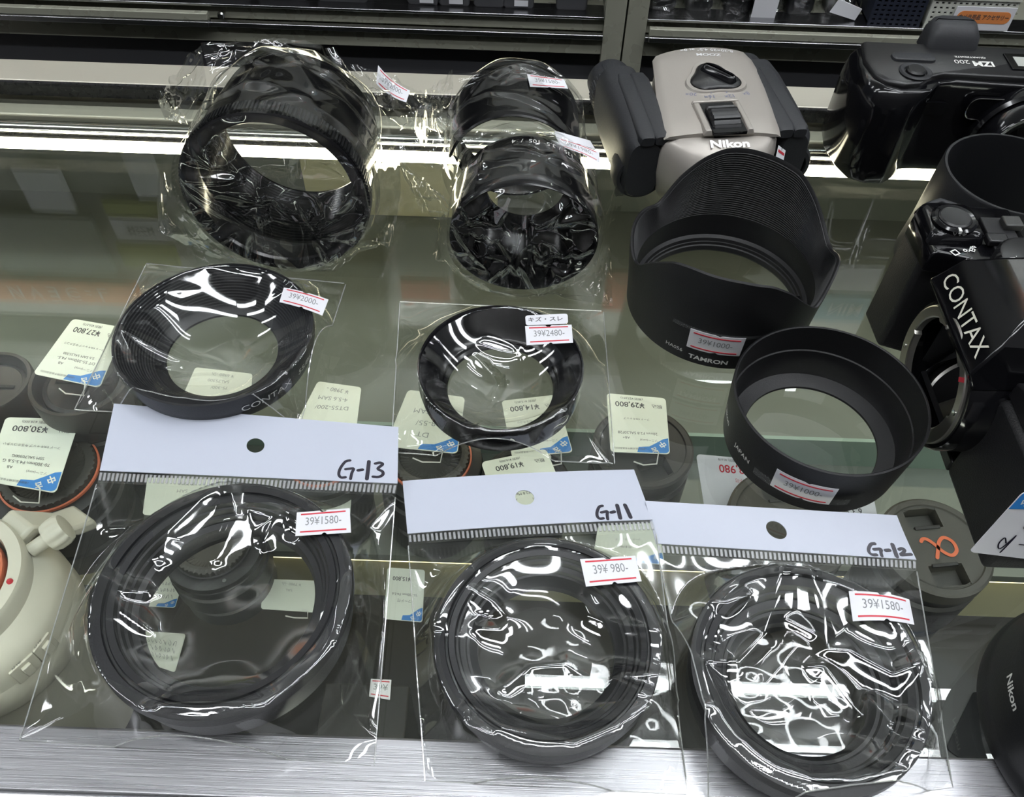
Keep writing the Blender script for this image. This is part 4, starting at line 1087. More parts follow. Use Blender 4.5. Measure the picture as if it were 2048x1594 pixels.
def plate_pts(inset, z, dome):
    L = [(-33.7, -32.3), (-31.2, -12), (-28.4, 8), (-24.6, 28), (-21.4, 46)]
    R_ = [(29.8, -35.7), (33.4, -12), (35.8, 8), (37.2, 28), (37.0, 46)]
    rows = []
    for k in range(13):
        f = k / 12 * 4; i = min(int(f), 3); t = f - i
        a = Vector(L[i]).lerp(Vector(L[i+1]), t); b = Vector(R_[i]).lerp(Vector(R_[i+1]), t)
        row = []
        for q in range(25):
            u = q / 24
            p = a.lerp(b, u)
            y = p.y + 6.0 * (k / 12) ** 3 * (4 * u * (1 - u)) ** 0.5 - 1.6 * (1 - k / 12) ** 3 * (2 * abs(u - .5)) * 0 
            edge = min(u, 1 - u, 1.0) * 24
            dz = dome * (1 - (2 * u - 1) ** 2) - max(0, 1.0 - edge) * 1.2 - (1.2 if k in (0, 12) else 0)
            row.append((p.x * (1 - inset) + 1.5 * inset, y, z + dz))
        rows.append(row)
    return rows
rows = plate_pts(0, 46.6, 2.6)
g = G().grid(rows)
k = len(rows[0])
ring = [rows[0][i] for i in range(25)] + [rows[j][24] for j in range(1, 13)] + [rows[12][i] for i in range(23, -1, -1)] + [rows[j][0] for j in range(11, 0, -1)]
lo = [(x, y, 44.2) for x, y, z in ring]
g.add(ring + lo, [(i, len(ring) + i, len(ring) + (i + 1) % len(ring), (i + 1) % len(ring)) for i in range(len(ring))])
pl = obj('top_plate', g, 'champagne', bn, smooth=50)
def tri_round(r, n=48, a0=PI/2, e=0.30):
    return [((r * (1 + e * math.cos(3 * (2*PI*i/n - a0)) * 0.55)) * math.cos(2*PI*i/n), (r * (1 + e * math.cos(3 * (2*PI*i/n - a0)) * 0.55)) * math.sin(2*PI*i/n)) for i in range(n)]
ox, oy = 6.2, 15.5
mt = Matrix.Translation((ox, oy, 0))
g = G(); A = tri_round(16.4); B = tri_round(13.6); n = len(A)
ringp = [(x, y, 48.6) for x, y in A] + [(x * .96, y * .96, 49.9) for x, y in A] + [(x, y, 49.8) for x, y in B] + [(x, y, 48.4) for x, y in B]
g.add(ringp, [(q * n + i, q * n + (i + 1) % n, (q + 1) * n + (i + 1) % n, (q + 1) * n + i) for q in range(3) for i in range(n)], mt)
obj('dial_rim', g, 'champagne', pl, smooth=60)
g = G(); g.loft([[(x * f, y * f, z) for x, y in B] for z, f in ((47.5, 1.0), (50.2, .97), (51.2, .86))], mt)
dial = obj('zoom_lever', g, 'satin', pl, smooth=45)
rd = Matrix.Translation((ox + 2.6, oy + 0.5, 0)) @ Matrix.Rotation(math.radians(-52), 4, 'Z')
g = G(); g.loft([[(x, y, z) for x, y in rrect(w, h, 2.6)] for z, w, h in ((50.5, 23, 8.0), (54.0, 21, 5.2), (54.6, 19, 4.0))], rd)
obj('lever_ridge', g, 'gloss', dial, smooth=50)
tp = Patch((-35, 60, 49.4), (45, 60, 49.4), (45, -40, 49.4), (-35, -40, 49.4))
def plate_z(x, y):
    f = min(max((y + 34) / 76, 0), 1); xl = -33.7 + 13.1 * f; xr = 30.5 + 6.5 * f
    u = (x - xl) / (xr - xl); return 46.6 + 2.6 * (1 - (2 * u - 1) ** 2)
def bt(g, s, x, y, size, rot=PI, bold=0.0, z=0.0, sx=1.0):
    V, F = text_vf(s, size, bold); c, sn = math.cos(rot), math.sin(rot)
    W = [(x + px * sx * c - py * sn, y + px * sx * sn + py * c) for px, py, _ in V]
    g.add([(a, b, plate_z(a, b) + 0.18) for a, b in W], F)
g = G(); bt(g, '8-20×25 4.5° at 8×', 11, 47, 3.6, z=-0.35, rot=PI + math.radians(-6), bold=0.015, sx=1.15); bt(g, 'ZOOM', 10.5, 41.6, 3.8, z=-0.1, rot=PI + math.radians(-6), bold=0.03, sx=1.25)
obj('plate_lettering', g, 'silver', pl, smooth=None)
g = G()
for s, x, y, r in (('20×', -10.5, 2.2, -12), ('16×', -1.0, -2.0, -2), ('12×', 10.4, -2.2, 10), ('8×', 20.6, 0.6, 22)): bt(g, s, x, y, 4.2, rot=PI + math.radians(r - 4), z=-0.3, bold=0.01)
obj('scale_print', g, 'blue_print', pl, smooth=None); g = G()
for x, y in ((-5.5, 4.2), (0.8, 1.7), (9.6, 1.4), (16.5, 3.8)): g.disc(0.55, 49.35, 12, Matrix.Translation((x, y, 0)))
obj('scale_dots', g, 'blue_print', pl, smooth=None)
# focus wheel in its notch
g = G()
for x0, x1, y0, y1 in ((-13.5, -8.2, -35.5, -8.5), (9.6, 14.5, -36, -8.5), (-13.5, 14.5, -8.6, -6)):
    g.loft([[(x0, y0, 47), (x1, y0, 47), (x1, y1, 47), (x0, y1, 47)], [(x0 + 1.2, y0 + .4, 50.4), (x1 - 1.2, y0 + .4, 50.4), (x1 - 1.2, y1 - .6, 50.4), (x0 + 1.2, y1 - .6, 50.4)]])
obj('wheel_surround', g, 'champagne', pl, smooth=30, bevel=0.5)
g = G().box((-8.4, -36.5, 47.8), (9.8, -8.4, 49.55)); obj('wheel_well', g, 'gloss', pl, smooth=None)
def wheel(r, z, t): return r * (1 + 0.035 * math.copysign(1, math.sin(13 * t))), z
g = G(); g.solid([(11.0, -8), (12.2, -7.2), (12.2, 7.2), (11.0, 8)], 104, Matrix.Translation((0.6, -22.5, 41.6)) @ Matrix.Rotation(PI/2, 4, 'Y'), fn=wheel)
obj('focus_wheel', g, 'satin', bn, smooth=30)
# maker's name on the sloping nose
np_ = Patch((-12.5, -37.0, 45.6), (12.0, -38.6, 45.6), (12.0, -44.0, 42.8), (-12.5, -42.4, 42.8))
g = G(); V, F = text_vf('Nikon', np_.h * 0.96, 0.03)
top = [tuple(np_.mm(np_.w/2 + x * 1.45, np_.h * .5 + y, 1.5)) for x, y, _ in V]
g.add(top, F)
obj('maker_name', g, 'silver', bn, smooth=None)
sgn = lambda s, pts: [(s * u, v, z) for u, v, z in pts]
for s in (-1, 1):
    side = (41.5 if s < 0 else 43) * s
    g = G()
    kk = 1.0 if s < 0 else .88
    S = [(-30, 9 * kk, 17), (-26, 11.5 * kk, 20), (-10, 12.6 * kk, 21), (10, 13.0 * kk, 21.5), (28, 13.4 * kk, 21.5), (44, 13 * kk, 20)]
    g.loft([super_ring(side, 0, 23.5, ru, rz, v, e=3.0) for v, ru, rz in S])
    gp = obj('rubber_grip', g, 'rubber', bn, smooth=50)
    for q, w in enumerate((5.5, 5.0)):
        g = G(); u0 = side - s * (8.0 - q * 8.0)
        g.loft([super_ring(u0, 0, 42.5 - q * .2, w * f, 3.6 * f, v, n=16, e=4.0) for v, f in ((-31, .7), (-28, 1), (26, 1), (33, .75))])
        obj('grip_panel', g, 'rubber', gp, smooth=40)
    m2 = Matrix.Translation((side, 0, 23)) @ Matrix.Rotation(-PI/2, 4, 'X')
    def knurl(r, z, t): return (r * (1 + 0.02 * math.copysign(1, math.sin(40 * t))) if 43.5 < z < 53 else r), z
    g = G(); g.lathe([(11, 42), (13.2, 43), (14.4, 44), (14.4, 52), (13.6, 53), (13.4, 64), (12.4, 66), (10.5, 66), (9.5, 58), (9.5, 42)], 160, knurl, xf=m2)
    obj('eyepiece', g, 'rubber', bn, smooth=35)
    g = G(); g.lathe([(10, 12), (14, 13), (15.2, 18), (15.0, 25), (13.6, 27.5), (11.6, 27.5), (11.0, 25), (10, 25)], 96, xf=Matrix.Translation((side, 0, 17.4)) @ Matrix.Rotation(PI/2, 4, 'X'))
    ob = obj('objective_barrel', g, 'rubber', bn, smooth=35)
    g = G(); g.disc(11.3, 26.4, 48, Matrix.Translation((side, 0, 17.4)) @ Matrix.Rotation(PI/2, 4, 'X')); obj('objective_lens', g, 'gloss', ob, smooth=None)
sticker(bn, (0, 0, 0), ((26.5, -42, 43.5), (33.5, -38, 37), (29.5, -50, 19), (22.5, -53, 25)), '39¥')

# ------------------------------------------------------------------ black zoom compact camera
zc = thing('compact_camera', 'glossy black zoom compact camera, lens facing the viewer, at the rear right corner', 'camera', (240, 450, 0.2), math.radians(-1))
def izm_outline(ins, grip=0.0):
    P = [(-53, 22), (-55, 4), (-52, -14), (-47, -24 - grip), (-38, -29 - grip), (-27, -29 - grip), (-20, -24), (-14, -15), (-4, -13), (94, -15), (96, 26), (-46, 27)]
    c = Vector((20, 0))
    return [tuple(Vector(p) + (c - Vector(p)).normalized() * ins) for p in P]
g = G(); g.loft([[(x, y, z) for x, y in izm_outline(i, gr)] for z, i, gr in ((0, 3, 1.5), (2, 0.8, 2), (10, 0, 2), (44, 0.5, 0), (53, 2.2, -2), (57, 5, -4))])
obj('camera_body', g, 'gloss', zc, smooth=60, bevel=2.4, seg=3)
def izm_top(ins): 
    P = [(-46, 24), (-49, 4), (-46, -11), (-41, -18), (-33, -21.5), (-24, -20), (-17, -13), (-9, -9), (92, -10), (92, 23)]
    c = Vector((20, 4)); return [tuple(Vector(p) + (c - Vector(p)).normalized() * ins) for p in P]
g = G(); g.loft([[(x, y, z) for x, y in izm_top(i)] for z, i in ((54, 0), (58.6, 0.6), (60, 2.6))])
tc_ = obj('top_cover', g, 'satin', zc, smooth=45, bevel=0.8)
g = G(); path = [(x, y - .3, 55.4) for x, y in izm_top(-0.2)[2:9]]
g.tube(path, 0.5, 6); obj('trim_line', g, 'chrome', tc_, smooth=60)
mb = Matrix.Translation((-23.5, -9, 0))
g = G(); g.lathe([(5.2, 59.6), (8.6, 60.0), (9.0, 60.8), (8.2, 61.4), (6.2, 61.0), (5.6, 59.8)], 48, xf=mb); obj('button_ring', g, 'rubber', tc_)
g = G(); g.solid([(5.3, 59), (5.3, 61.6), (4.4, 62.6)], 40, mb); obj('shutter_button', g, 'satin', tc_)
g = G(); g.loft([[(x, y, z) for x, y in rrect(w, h, 3, cx=-21, cy=6)] for z, w, h in ((59.5, 25, 8), (61.2, 24, 7.4), (61.8, 22, 6))]); zb = obj('zoom_buttons', g, 'rubber', tc_)
g = G(); g.loft([[(x, y, z) for x, y in rrect(w, h, 5, cx=4.5, cy=26 + dy)] for z, w, h, dy in ((56, 31, 20, 0), (66, 29, 17, 1), (71, 24, 12, 2.5), (72, 20, 9, 3))]); obj('eyecup', g, 'rubber', zc, smooth=45, bevel=0.6)
itp = Patch((-60, 40, 60.2), (100, 40, 60.2), (100, -30, 60.2), (-60, -30, 60.2))
g = G(); itp.text(g, 'IZM', 17.5 + 60, 3.2 + 30, 7.2, d=0.15, rot=PI, bold=0.035, sx=1.0); itp.text(g, '200', 5.8 + 60, 4.4 + 30, 5.6, d=0.15, rot=PI, bold=0.0, sx=1.05); itp.text(g, 'QUARTZDATE', 12 + 60, 9.6 + 30, 2.2, d=0.15, rot=PI, bold=0.02, sx=1.2)
obj('model_lettering', g, 'white_print', tc_, smooth=None)
g = G(); g.box((32, -2, 59.4), (62, 15, 60.9)); lf = obj('display_frame', g, 'gloss', tc_, smooth=None, bevel=0.5)
M['lcd'] = mat('lcd_grey', (0.42, 0.43, 0.40), 0.25)
g = G(); g.box((36, 1, 60.6), (59, 11, 61.1)); obj('display', g, 'lcd', lf, smooth=None)
mlens = Matrix.Translation((46, -14, 28)) @ Matrix.Rotation(PI/2, 4, 'X')
g = G(); g.lathe([(20, -2), (29, -2), (29.5, 6), (28, 8), (27.4, 6.5), (26.4, 6.5), (26, 18), (24.6, 20), (22, 19), (21, 12), (12, 10), (12, -2)], 128, xf=mlens); lb = obj('lens_barrel', g, 'gloss', zc, smooth=40)
g = G(); g.solid([(12.5, 0), (12.5, 9), (8, 11.5), (2, 12.4)], 48, mlens); obj('lens_element', g, 'gloss', lb, smooth=60)
g = G(); g.prism(rrect(60, 13, 5), 0, 2.2, Matrix.Translation((40, -14, 44)) @ Matrix.Rotation(PI/2, 4, 'X')); fw_ = obj('flash_window', g, 'gloss', zc, smooth=40, bevel=0.4)
g = G(); pth = [(40 + x, -16.4, 44 + z) for x, z in rrect(60, 13, 5)]; g.tube(pth + pth[:1], 0.35, 5); obj('window_trim', g, 'chrome', fw_, smooth=60)
g = G(); g.prism(rrect(15, 8, 3.9), 0, 1.2, Matrix.Translation((-7, -13.5, 42)) @ Matrix.Rotation(PI/2, 4, 'X')); obj('sensor_window', g, 'gloss', zc, smooth=40)

# open lens tube standing between the two cameras
tb = thing('lens_hood', 'plain black tube hood standing between the compact and the SLR camera', 'lens hood', (241, 352, 0.2))
M['tube_grey'] = mat('tube_grey_black', (0.035, 0.035, 0.033), 0.38, spec=0.6, bump=0.1, bscale=1200)
g = G(); g.lathe([(33.6, 59), (33.0, 60), (31.8, 60), (31.4, 58), (30.6, 20), (29, 3), (29, 0.2), (36.0, 0.2), (36.4, 3), (35, 20)], 160); obj('hood_body', g, 'hood', tb)

# ------------------------------------------------------------------ black SLR body, mount facing left
sl = thing('slr_camera', 'black SLR film camera body without a lens, mount ring facing left', 'camera', (200, 244, 0.2), 0.0)
XS = Matrix(((0, 0, -1, 0), (0, 1, 0, 0), (1, 0, 0, 0), (0, 0, 0, 1)))
def yz(poly, x0, x1, **k):
    """prism from a (y, z) outline extruded along x"""
    n = len(poly); g = G()
    V = [(x0, y, z) for y, z in poly] + [(x1, y, z) for y, z in poly]
    F = [tuple(range(n - 1, -1, -1)), tuple(range(n, 2*n))] + [(i, (i+1) % n, n + (i+1) % n, n + i) for i in range(n)]
    return g.add(V, F)
# body with a real cavity behind the mount: two side blocks, a floor and a back
g = yz([(-76, 0), (-27, 0), (-27, 60), (-30, 66), (-76, 66)], -8, 24); obj('body_side', g, 'leather', sl, bevel=2.5, smooth=40)
g = yz([(27, 0), (62, 0), (62, 68), (27, 68)], -8, 24); obj('body_side', g, 'leather', sl, bevel=2.5, smooth=40)
g = G().box((-8, -28, 0), (24, 28, 8)); obj('base_plate', g, 'satin', sl, bevel=0.8)
g = G().box((12, -28, 6), (24, 28, 70)); obj('film_back', g, 'hood_matt', sl, bevel=0.8)
g = G(); g.loft([[(x, y, z) for x, y in [(-21, 45), (-22, 66), (-17, 73), (-8, 75), (2, 75), (2, 41), (-10, 41)]] for z in (1, 70)])
obj('hand_grip', g, 'leather', sl, bevel=2.2, seg=3, smooth=45)
g = G().prism([(-21.5, 60), (-20.9, 60), (-20.9, 63), (-21.5, 63)], 10, 20); obj('grip_slot', g, 'gloss', sl)
# top plates
g = G(); g.loft([[(x, y, z) for x, y in [(-21 + i, 41 + i * .2), (-22 + i, 66 - i), (-17 + i, 74 - i), (-6, 76 - i), (24 - i, 74 - i), (25 - i, 26), (-6, 26), (-8 + i, 38)]] for z, i in ((68, 0), (78, 0), (81, 1.2), (82, 3.0))])
tpl = obj('top_plate', g, 'gloss', sl, bevel=0.6, smooth=45)
g = yz([(-76, 66), (-28, 66), (-28, 76), (-34, 79), (-74, 79), (-76, 77)], -6, 24); obj('rewind_side', g, 'satin', sl, bevel=1.0, smooth=40)
g = G(); g.loft([[(x, y, z) for x, y in rrect(w, h, 4.5, cx=-9, cy=58)] for z, w, h in ((81, 25, 26), (86.5, 23, 23.5), (88, 20, 21))]); sh = obj('release_housing', g, 'gloss', tpl, smooth=45)
mbt = Matrix.Translation((-9.5, 56, 0))
g = G(); g.lathe([(6.8, 87.6), (9.6, 87.8), (9.8, 90), (8.6, 91), (7.2, 90.6), (6.6, 89)], 64, xf=mbt); rg = obj('power_ring', g, 'gloss', sh)
g = G(); g.solid([(7.0, 87), (7.0, 90.8), (6.2, 91.5), (2, 91.3)], 48, mbt); obj('shutter_button', g, 'satin', sh)
g = G().box((-10.6, 46.2, 89.4), (-9.4, 48.6, 91.2)); obj('index_mark', g, 'white_print', sh, smooth=None)
g = G().box((6, 42, 81.5), (19, 64, 84)); lv = obj('lever_base', g, 'hood_matt', tpl, bevel=0.5)
g = G().box((3, 44, 83.5), (12, 50, 87.5)); obj('drive_switch', g, 'satin', lv, bevel=0.8)
g = G().box((14, 55, 83.5), (22, 62, 87.5)); obj('side_lever', g, 'tube_grey', lv, bevel=0.6)
def teeth(r, z, t): return (r * (1 + 0.03 * math.copysign(1, math.sin(36 * t))) if z < 90 else r), z
mdl = Matrix.Translation((15, 31, 0))
g = G(); g.solid([(13.4, 81), (13.4, 89.5), (12.6, 91.2), (11.8, 91.6)], 144, mdl, fn=teeth); dl = obj('exposure_dial', g, 'satin', tpl, smooth=30)
stp = Patch((-25, 80, 92.0), (30, 80, 92.0), (30, 20, 92.0), (-25, 20, 92.0))
g = G()
for k, s in enumerate(('1', '+2', '·', '+1', '·')):
    a = math.radians(190 + k * 24); stp.text(g, s, 40 + 9.4 * math.cos(a), 11 + 9.4 * math.sin(a), 3.4, d=0.05, rot=a - PI/2 + PI, bold=0.01)
for k in range(10):
    a = math.radians(186 + k * 12); stp.text(g, '·', 40 + 7.2 * math.cos(a), 11 + 7.2 * math.sin(a), 3.4, d=0.05)
obj('dial_marks', g, 'white_print', dl, smooth=None)
g = G(); tp3 = Patch((-25, 80, 82.3), (30, 80, 82.3), (30, 20, 82.3), (-25, 20, 82.3))
tp3.text(g, 'AEL', 22, 23.5, 3.4, d=0.05, rot=math.radians(-118), bold=0.02); tp3.text(g, 'o', 18.5, 22.5, 3.6, d=0.05, bold=0.03); tp3.text(g, '□', 13.5, 20.5, 4.2, d=0.05, bold=0.03, rot=math.radians(-60))
obj('switch_marks', g, 'white_print', tpl, smooth=None)
# strap lug
g = G(); g.tube([(-10, 75, 74), (-9, 81, 75), (-3, 83.5, 75.5), (3, 81, 75), (4, 75, 74)], 1.5, 8); obj('strap_lug', g, 'rubber', sl, smooth=60)
# prism housing: name face tilted forward, sloping roof facets
A = [(-20, 33, 66), (-20, -27, 66), (16, -27, 68), (16, 33, 68)]
B = [(-22.5, 31, 74), (-22.5, -24, 74), (18, -25, 78), (18, 33, 78)]
Cc = [(-15, 28, 91), (-15, -21, 91), (20, -23, 91), (20, 31, 91)]
D = [(-4, 19, 103), (-4, -10, 103), (18, -12, 104), (18, 20, 104)]
g = G().loft([A, B, Cc, D]); ph = obj('prism_housing', g, 'gloss', sl, bevel=1.0, smooth=30)
fp = Patch((-22.6, 24, 83), (-22.6, -24, 83), (-24.2, -24, 69), (-24.2, 24, 69))
fp = Patch(Vector((-15.2, 28.5, 90.6)), Vector((-15.2, -20.5, 90.6)), Vector((-22.6, -23, 74.5)), Vector((-22.6, 30, 74.5)))
g = G(); fp.text(g, 'CONTAX', fp.w * .51, fp.h * .50, 11.6, d=0.4, sx=0.90); obj('maker_name', g, 'silver_print', ph, smooth=None)
# mount tower
g = G(); mm_ = Matrix.Translation((-19.5, -1, 33)) @ Matrix(((0, 0, -1, 0), (1, 0, 0, 0), (0, 1, 0, 0), (0, 0, 0, 1)))
g.lathe([(26, -22), (33.0, -22), (32.6, -2), (31.6, 0.0), (30.2, 0.2), (26, 0.0)], 128, xf=mm_); obj('mount_collar', g, 'gloss', sl, smooth=40)
g = G()
def lobes(r, z, t): return (r + (1.6 if r < 25 and math.sin(3 * t) > 0.2 else 0)), z
g.lathe([(23.0, -1.5), (29.8, -1.5), (29.8, 1.2), (29.2, 1.7), (23.6, 1.7), (23.0, 1.2)], 180, lobes, xf=mm_); mr = obj('mount_ring', g, 'mount', sl, smooth=30)
for a in (70, 165, 260, 340):
    g = G(); q = mm_ @ Matrix.Translation((27.4 * math.cos(math.radians(a)), 27.4 * math.sin(math.radians(a)), 1.75)); g.solid([(1.3, -.2), (1.3, .25), (.5, .1)], 16, q); obj('mount_screw', g, 'chrome', mr)
q = mm_ @ Matrix.Rotation(math.radians(135), 4, 'Z')
g = G().box((25.2, -1.0, 1.6), (29.2, 1.0, 1.95), q); obj('index_mark', g, 'red', mr, smooth=None)
g = G(); g.box((-8, -22, 10), (11, -21, 58)); g2 = obj('mirror_box', G().loft([[(-12, -21, 14), (-12, 21, 14), (-12, 21, 56), (-12, -21, 56)], [(11, -17, 18), (11, 17, 18), (11, 17, 54), (11, -17, 54)]], cap=False), 'hood_matt', sl, smooth=None, solid=0.6)
g = G().add([(-10, -17, 15), (-10, 17, 15), (10, 17, 50), (10, -17, 50), (-10.3, -17, 15.6), (-10.3, 17, 15.6), (9.7, 17, 50.6), (9.7, -17, 50.6)], [(0,1,2,3), (7,6,5,4), (0,4,5,1), (1,5,6,2), (2,6,7,3), (3,7,4,0)]); obj('reflex_mirror', g, 'mirror', sl, smooth=None)

for o in [c for c in sl.children_recursive if not c.name.startswith(('mount', 'index_mark.0', 'reflex', 'mirror'))]:
    if o.type == 'MESH' and not o.name.startswith('index_mark.') or o.name == 'index_mark':
        for v in o.data.vertices: v.co.z *= 0.8
# price tag hanging off the SLR
def price_tag(img, label, lines, logo=True, hand=False, string=True, m='tag', group='price tags inside the showcase', cat='price tag', lift=0.3, bulge=0.0, name='price_tag', red=None):
    """tag readable from the far side: img = corners as seen in the picture (tl, tr, br, bl)"""
    itl, itr, ibr, ibl = [np.array(p) for p in img]
    c = (itl + itr + ibr + ibl) / 4
    t = thing(name, label, cat, tuple(c), 0, group)
    p = Patch(*sub(c, ibr, ibl, itl, itr), bulge=bulge)
    w, h = p.w, p.h
    rr = rrect(w, h, min(w, h) * 0.07)
    V = [tuple(p.mm(x + w/2, y + h/2, lift)) for x, y in rr] + [tuple(p.mm(x + w/2, y + h/2, lift - 0.35)) for x, y in rr]
    n = len(rr)
    card = obj('card', G().add(V, [tuple(range(n)), tuple(range(2*n - 1, n - 1, -1))] + [(i, n + i, n + (i+1) % n, (i+1) % n) for i in range(n)]), m, t, smooth=None)
    if logo:
        q = [(0.015 * w, h * .70)]
        for k in range(9):
            f = k / 8
            q.append((w * (.015 + .46 * f), h * (.985 - .26 * (1 - f) ** 1.0 - 0.0)))
        q = [(w * .012, h * .73), (w * .10, h * .75), (w * .22, h * .82), (w * .34, h * .885), (w * .52, h * .90), (w * .55, h * .988), (w * .07, h * .988), (w * .03, h * .97), (w * .012, h * .945)]
        obj('blue_corner', G().add([tuple(p.mm(x, y, lift + .06)) for x, y in q], [tuple(range(len(q)))]), 'tagblue', card, smooth=None)
        g = G(); p.text(g, '中', w * .12, h * .84, h * .105, d=lift + .12, rot=0.6, bold=0.03); p.text(g, '古', w * .26, h * .935, h * .09, d=lift + .12, rot=0.45, bold=0.03)
        obj('logo_print', g, 'white_print', card, smooth=None)
    g = G(); gr = G()
    for s, x, y, size, col in lines:
        p.text(gr if col == 'r' else g, s, w * x, h * y, h * size, d=lift + .1, bold=0.012 if size > .08 else 0.0)
    if isinstance(hand, (list, tuple)):
        for k, st in enumerate(hand):
            p.text(gr if False else g, st, w * (.5 + .04 * (k % 2)), h * (.14 + .2 * k), h * .12, d=lift + .1, rot=0.05 * ((k * 7) % 3 - 1), sx=1.1)
    elif hand:
        r = random.Random(hand)
        for row in range(3):
            y = h * (.28 + .2 * row); x = w * .16
            while x < w * .86:
                s = w * (.05 + .03 * r.random()); kind = r.random()
                pts = [(x + s * (0.5 + 0.5 * math.cos(a * 1.1 + kind * 6)), y + s * (0.9 * math.sin(a * (1 + kind)) )) for a in range(5)]
                p.stroke(g, pts, 0.32, d=lift + .1); x += s * 1.7
    if g.V: obj('printing' if not hand else 'handwriting', g, 'dark_print' if not hand else 'pencil', card, smooth=None)
    if gr.V: obj('red_price', gr, 'red', card, smooth=None)
    if string:
        a = p.mm(w * .30, h * .93, 0.5); b = p.mm(w * .22, h * 1.12, -3); e = p.mm(w * .45, h * 1.16, -2); f = p.mm(w * .6, h * 1.08, -4)
        g = G(); g.tube([tuple(a), tuple(p.mm(w*.2, h*1.0, 2)), tuple(b), tuple(e), tuple(f)], 0.45, 6); obj('string', g, 'string', t, smooth=60)
    return t, p
M['string'] = mat('tag_string', (0.75, 0.75, 0.70), 0.8)
def std(price, tax, l1, l2, l3, grade='AB'):
    return [('1週間保証(初期不良返品対応)', .66, .93, .034, 'k'), ('ソニー(sony)', .34, .78, .045, 'k'), (grade, .72, .75, .055, 'k'), (l1, .52, .665, .062, 'k'), (l2, .52, .585, .055, 'k'), (l3, .52, .42, .042, 'k'), (price, .62, .17, .125, 'k'), ('税込', .16, .17, .075, 'k'), ('(税別 %s)' % tax, .58, .06, .05, 'k')]
price_tag(((179.0, 166.0, 59.8), (191.8, 166.0, 60.6), (204.5, 160.0, 23.1), (172.5, 160.0, 28.2)), 'white price tag with a blue corner and pen scribble, against the SLR camera', [('中', 5, 5, .01, 'k')][:0], logo=False, string=False, m='label', group=None)
tt, tp_ = bpy.data.objects['price_tag'], None
p = Patch(*sub((0, 0, 0), (179.0, 166.0, 59.8), (191.8, 166.0, 60.6), (204.5, 160.0, 23.1), (172.5, 160.0, 28.2)))
bc_ = tt.location / MM
p = Patch(*[Vector(q) - bc_ for q in ((179.0, 166.0, 59.8), (191.8, 166.0, 60.6), (204.5, 160.0, 23.1), (172.5, 160.0, 28.2))])
g = G().add([tuple(p.at(u, v, 0.45)) for u, v in ((0.0, .75), (0.02, 1), (1, 1), (1, .78))], [(0, 1, 2, 3)][:1]); obj('blue_corner', g, 'tagblue', tt, smooth=None)
g = G(); p.text(g, '中', p.w * .25, p.h * .86, p.h * .14, d=0.6, rot=0.2, bold=0.03); obj('logo_print', g, 'white_print', tt, smooth=None)
g = G()
for st in ([(.36, .22), (.30, .30), (.27, .20), (.33, .12), (.42, .30), (.44, .34), (.36, .06)], [(.55, .22), (.63, .22)], [(.60, .52), (.52, .56), (.50, .48), (.58, .44), (.66, .46)], [(.75, .22), (.72, .12), (.8, .1)]):
    p.stroke(g, [(x * p.w, y * p.h) for x, y in st], 0.5, d=0.5)
obj('handwriting', g, 'ink', tt, smooth=None)

# wide black hood at the right front corner
rh = thing('lens_hood', 'black hood cut off by the right edge of the photo, front right corner', 'lens hood', (221, 102, 0.2))
g = G(); g.lathe([(46.5, 40), (45.8, 41), (44.8, 40.6), (42.5, 20), (41, 4), (41, 0.3), (48, 0.3), (50.0, 2), (50.0, 5), (49, 7), (48.4, 9), (47.4, 26)], 160); obj('hood_body', g, 'hood', rh)
g = G(); wr = Wall(47.5, 22, math.radians(171), slope=-0.05); wr.text(g, 'Nikon', 0, 0, 5.0, d=0.3, bold=0.02); obj('maker_lettering', g, 'white_print', rh, smooth=None)

# ------------------------------------------------------------------ used lenses inside the showcase
M['lens'] = mat('lens_black', (0.011, 0.011, 0.0115), 0.4, spec=0.5, bump=0.1, bscale=1500)
M['cap'] = mat('cap_black', (0.052, 0.050, 0.043), 0.45, spec=0.5, bump=0.2, bscale=2500)
M['cap_dark'] = mat('cap_dark', (0.019, 0.0185, 0.017), 0.45, bump=0.2, bscale=2500)
M['copper'] = mat('copper_ring', (0.62, 0.17, 0.09), 0.35)
M['white_lens'] = mat('white_lens_paint', (0.60, 0.58, 0.50), 0.38, bump=0.05, bscale=1500, cvar=0.03)
ZD, ZL = -214.8, -289.8
def ribs(n, z0, z1, amp):
    return lambda r, z, t: (r + (amp if z0 < z < z1 and math.sin(n * t) > 0 else 0), z)
def barrel(t, r, top, base, m='lens', rib=True, drop=0.0):
    h = top - base
    prof = [(r * .80, 0), (r * .86, 1), (r * .88, h * .12), (r * .97, h * .14), (r * .97, h * .40), (r * .92, h * .42), (r * .92, h * .50), (r * 1.02, h * .52), (r * 1.02, h * .80), (r * .96, h * .82), (r * .97, h * .84), (r, h * .86), (r, h - 1 - drop), (r - 1, h - drop)]
    g = G(); g.solid(prof, 160, fn=ribs(50, h * .53, h * .79, 0.7) if rib else None)
    return obj('barrel', g, m, t, smooth=35)
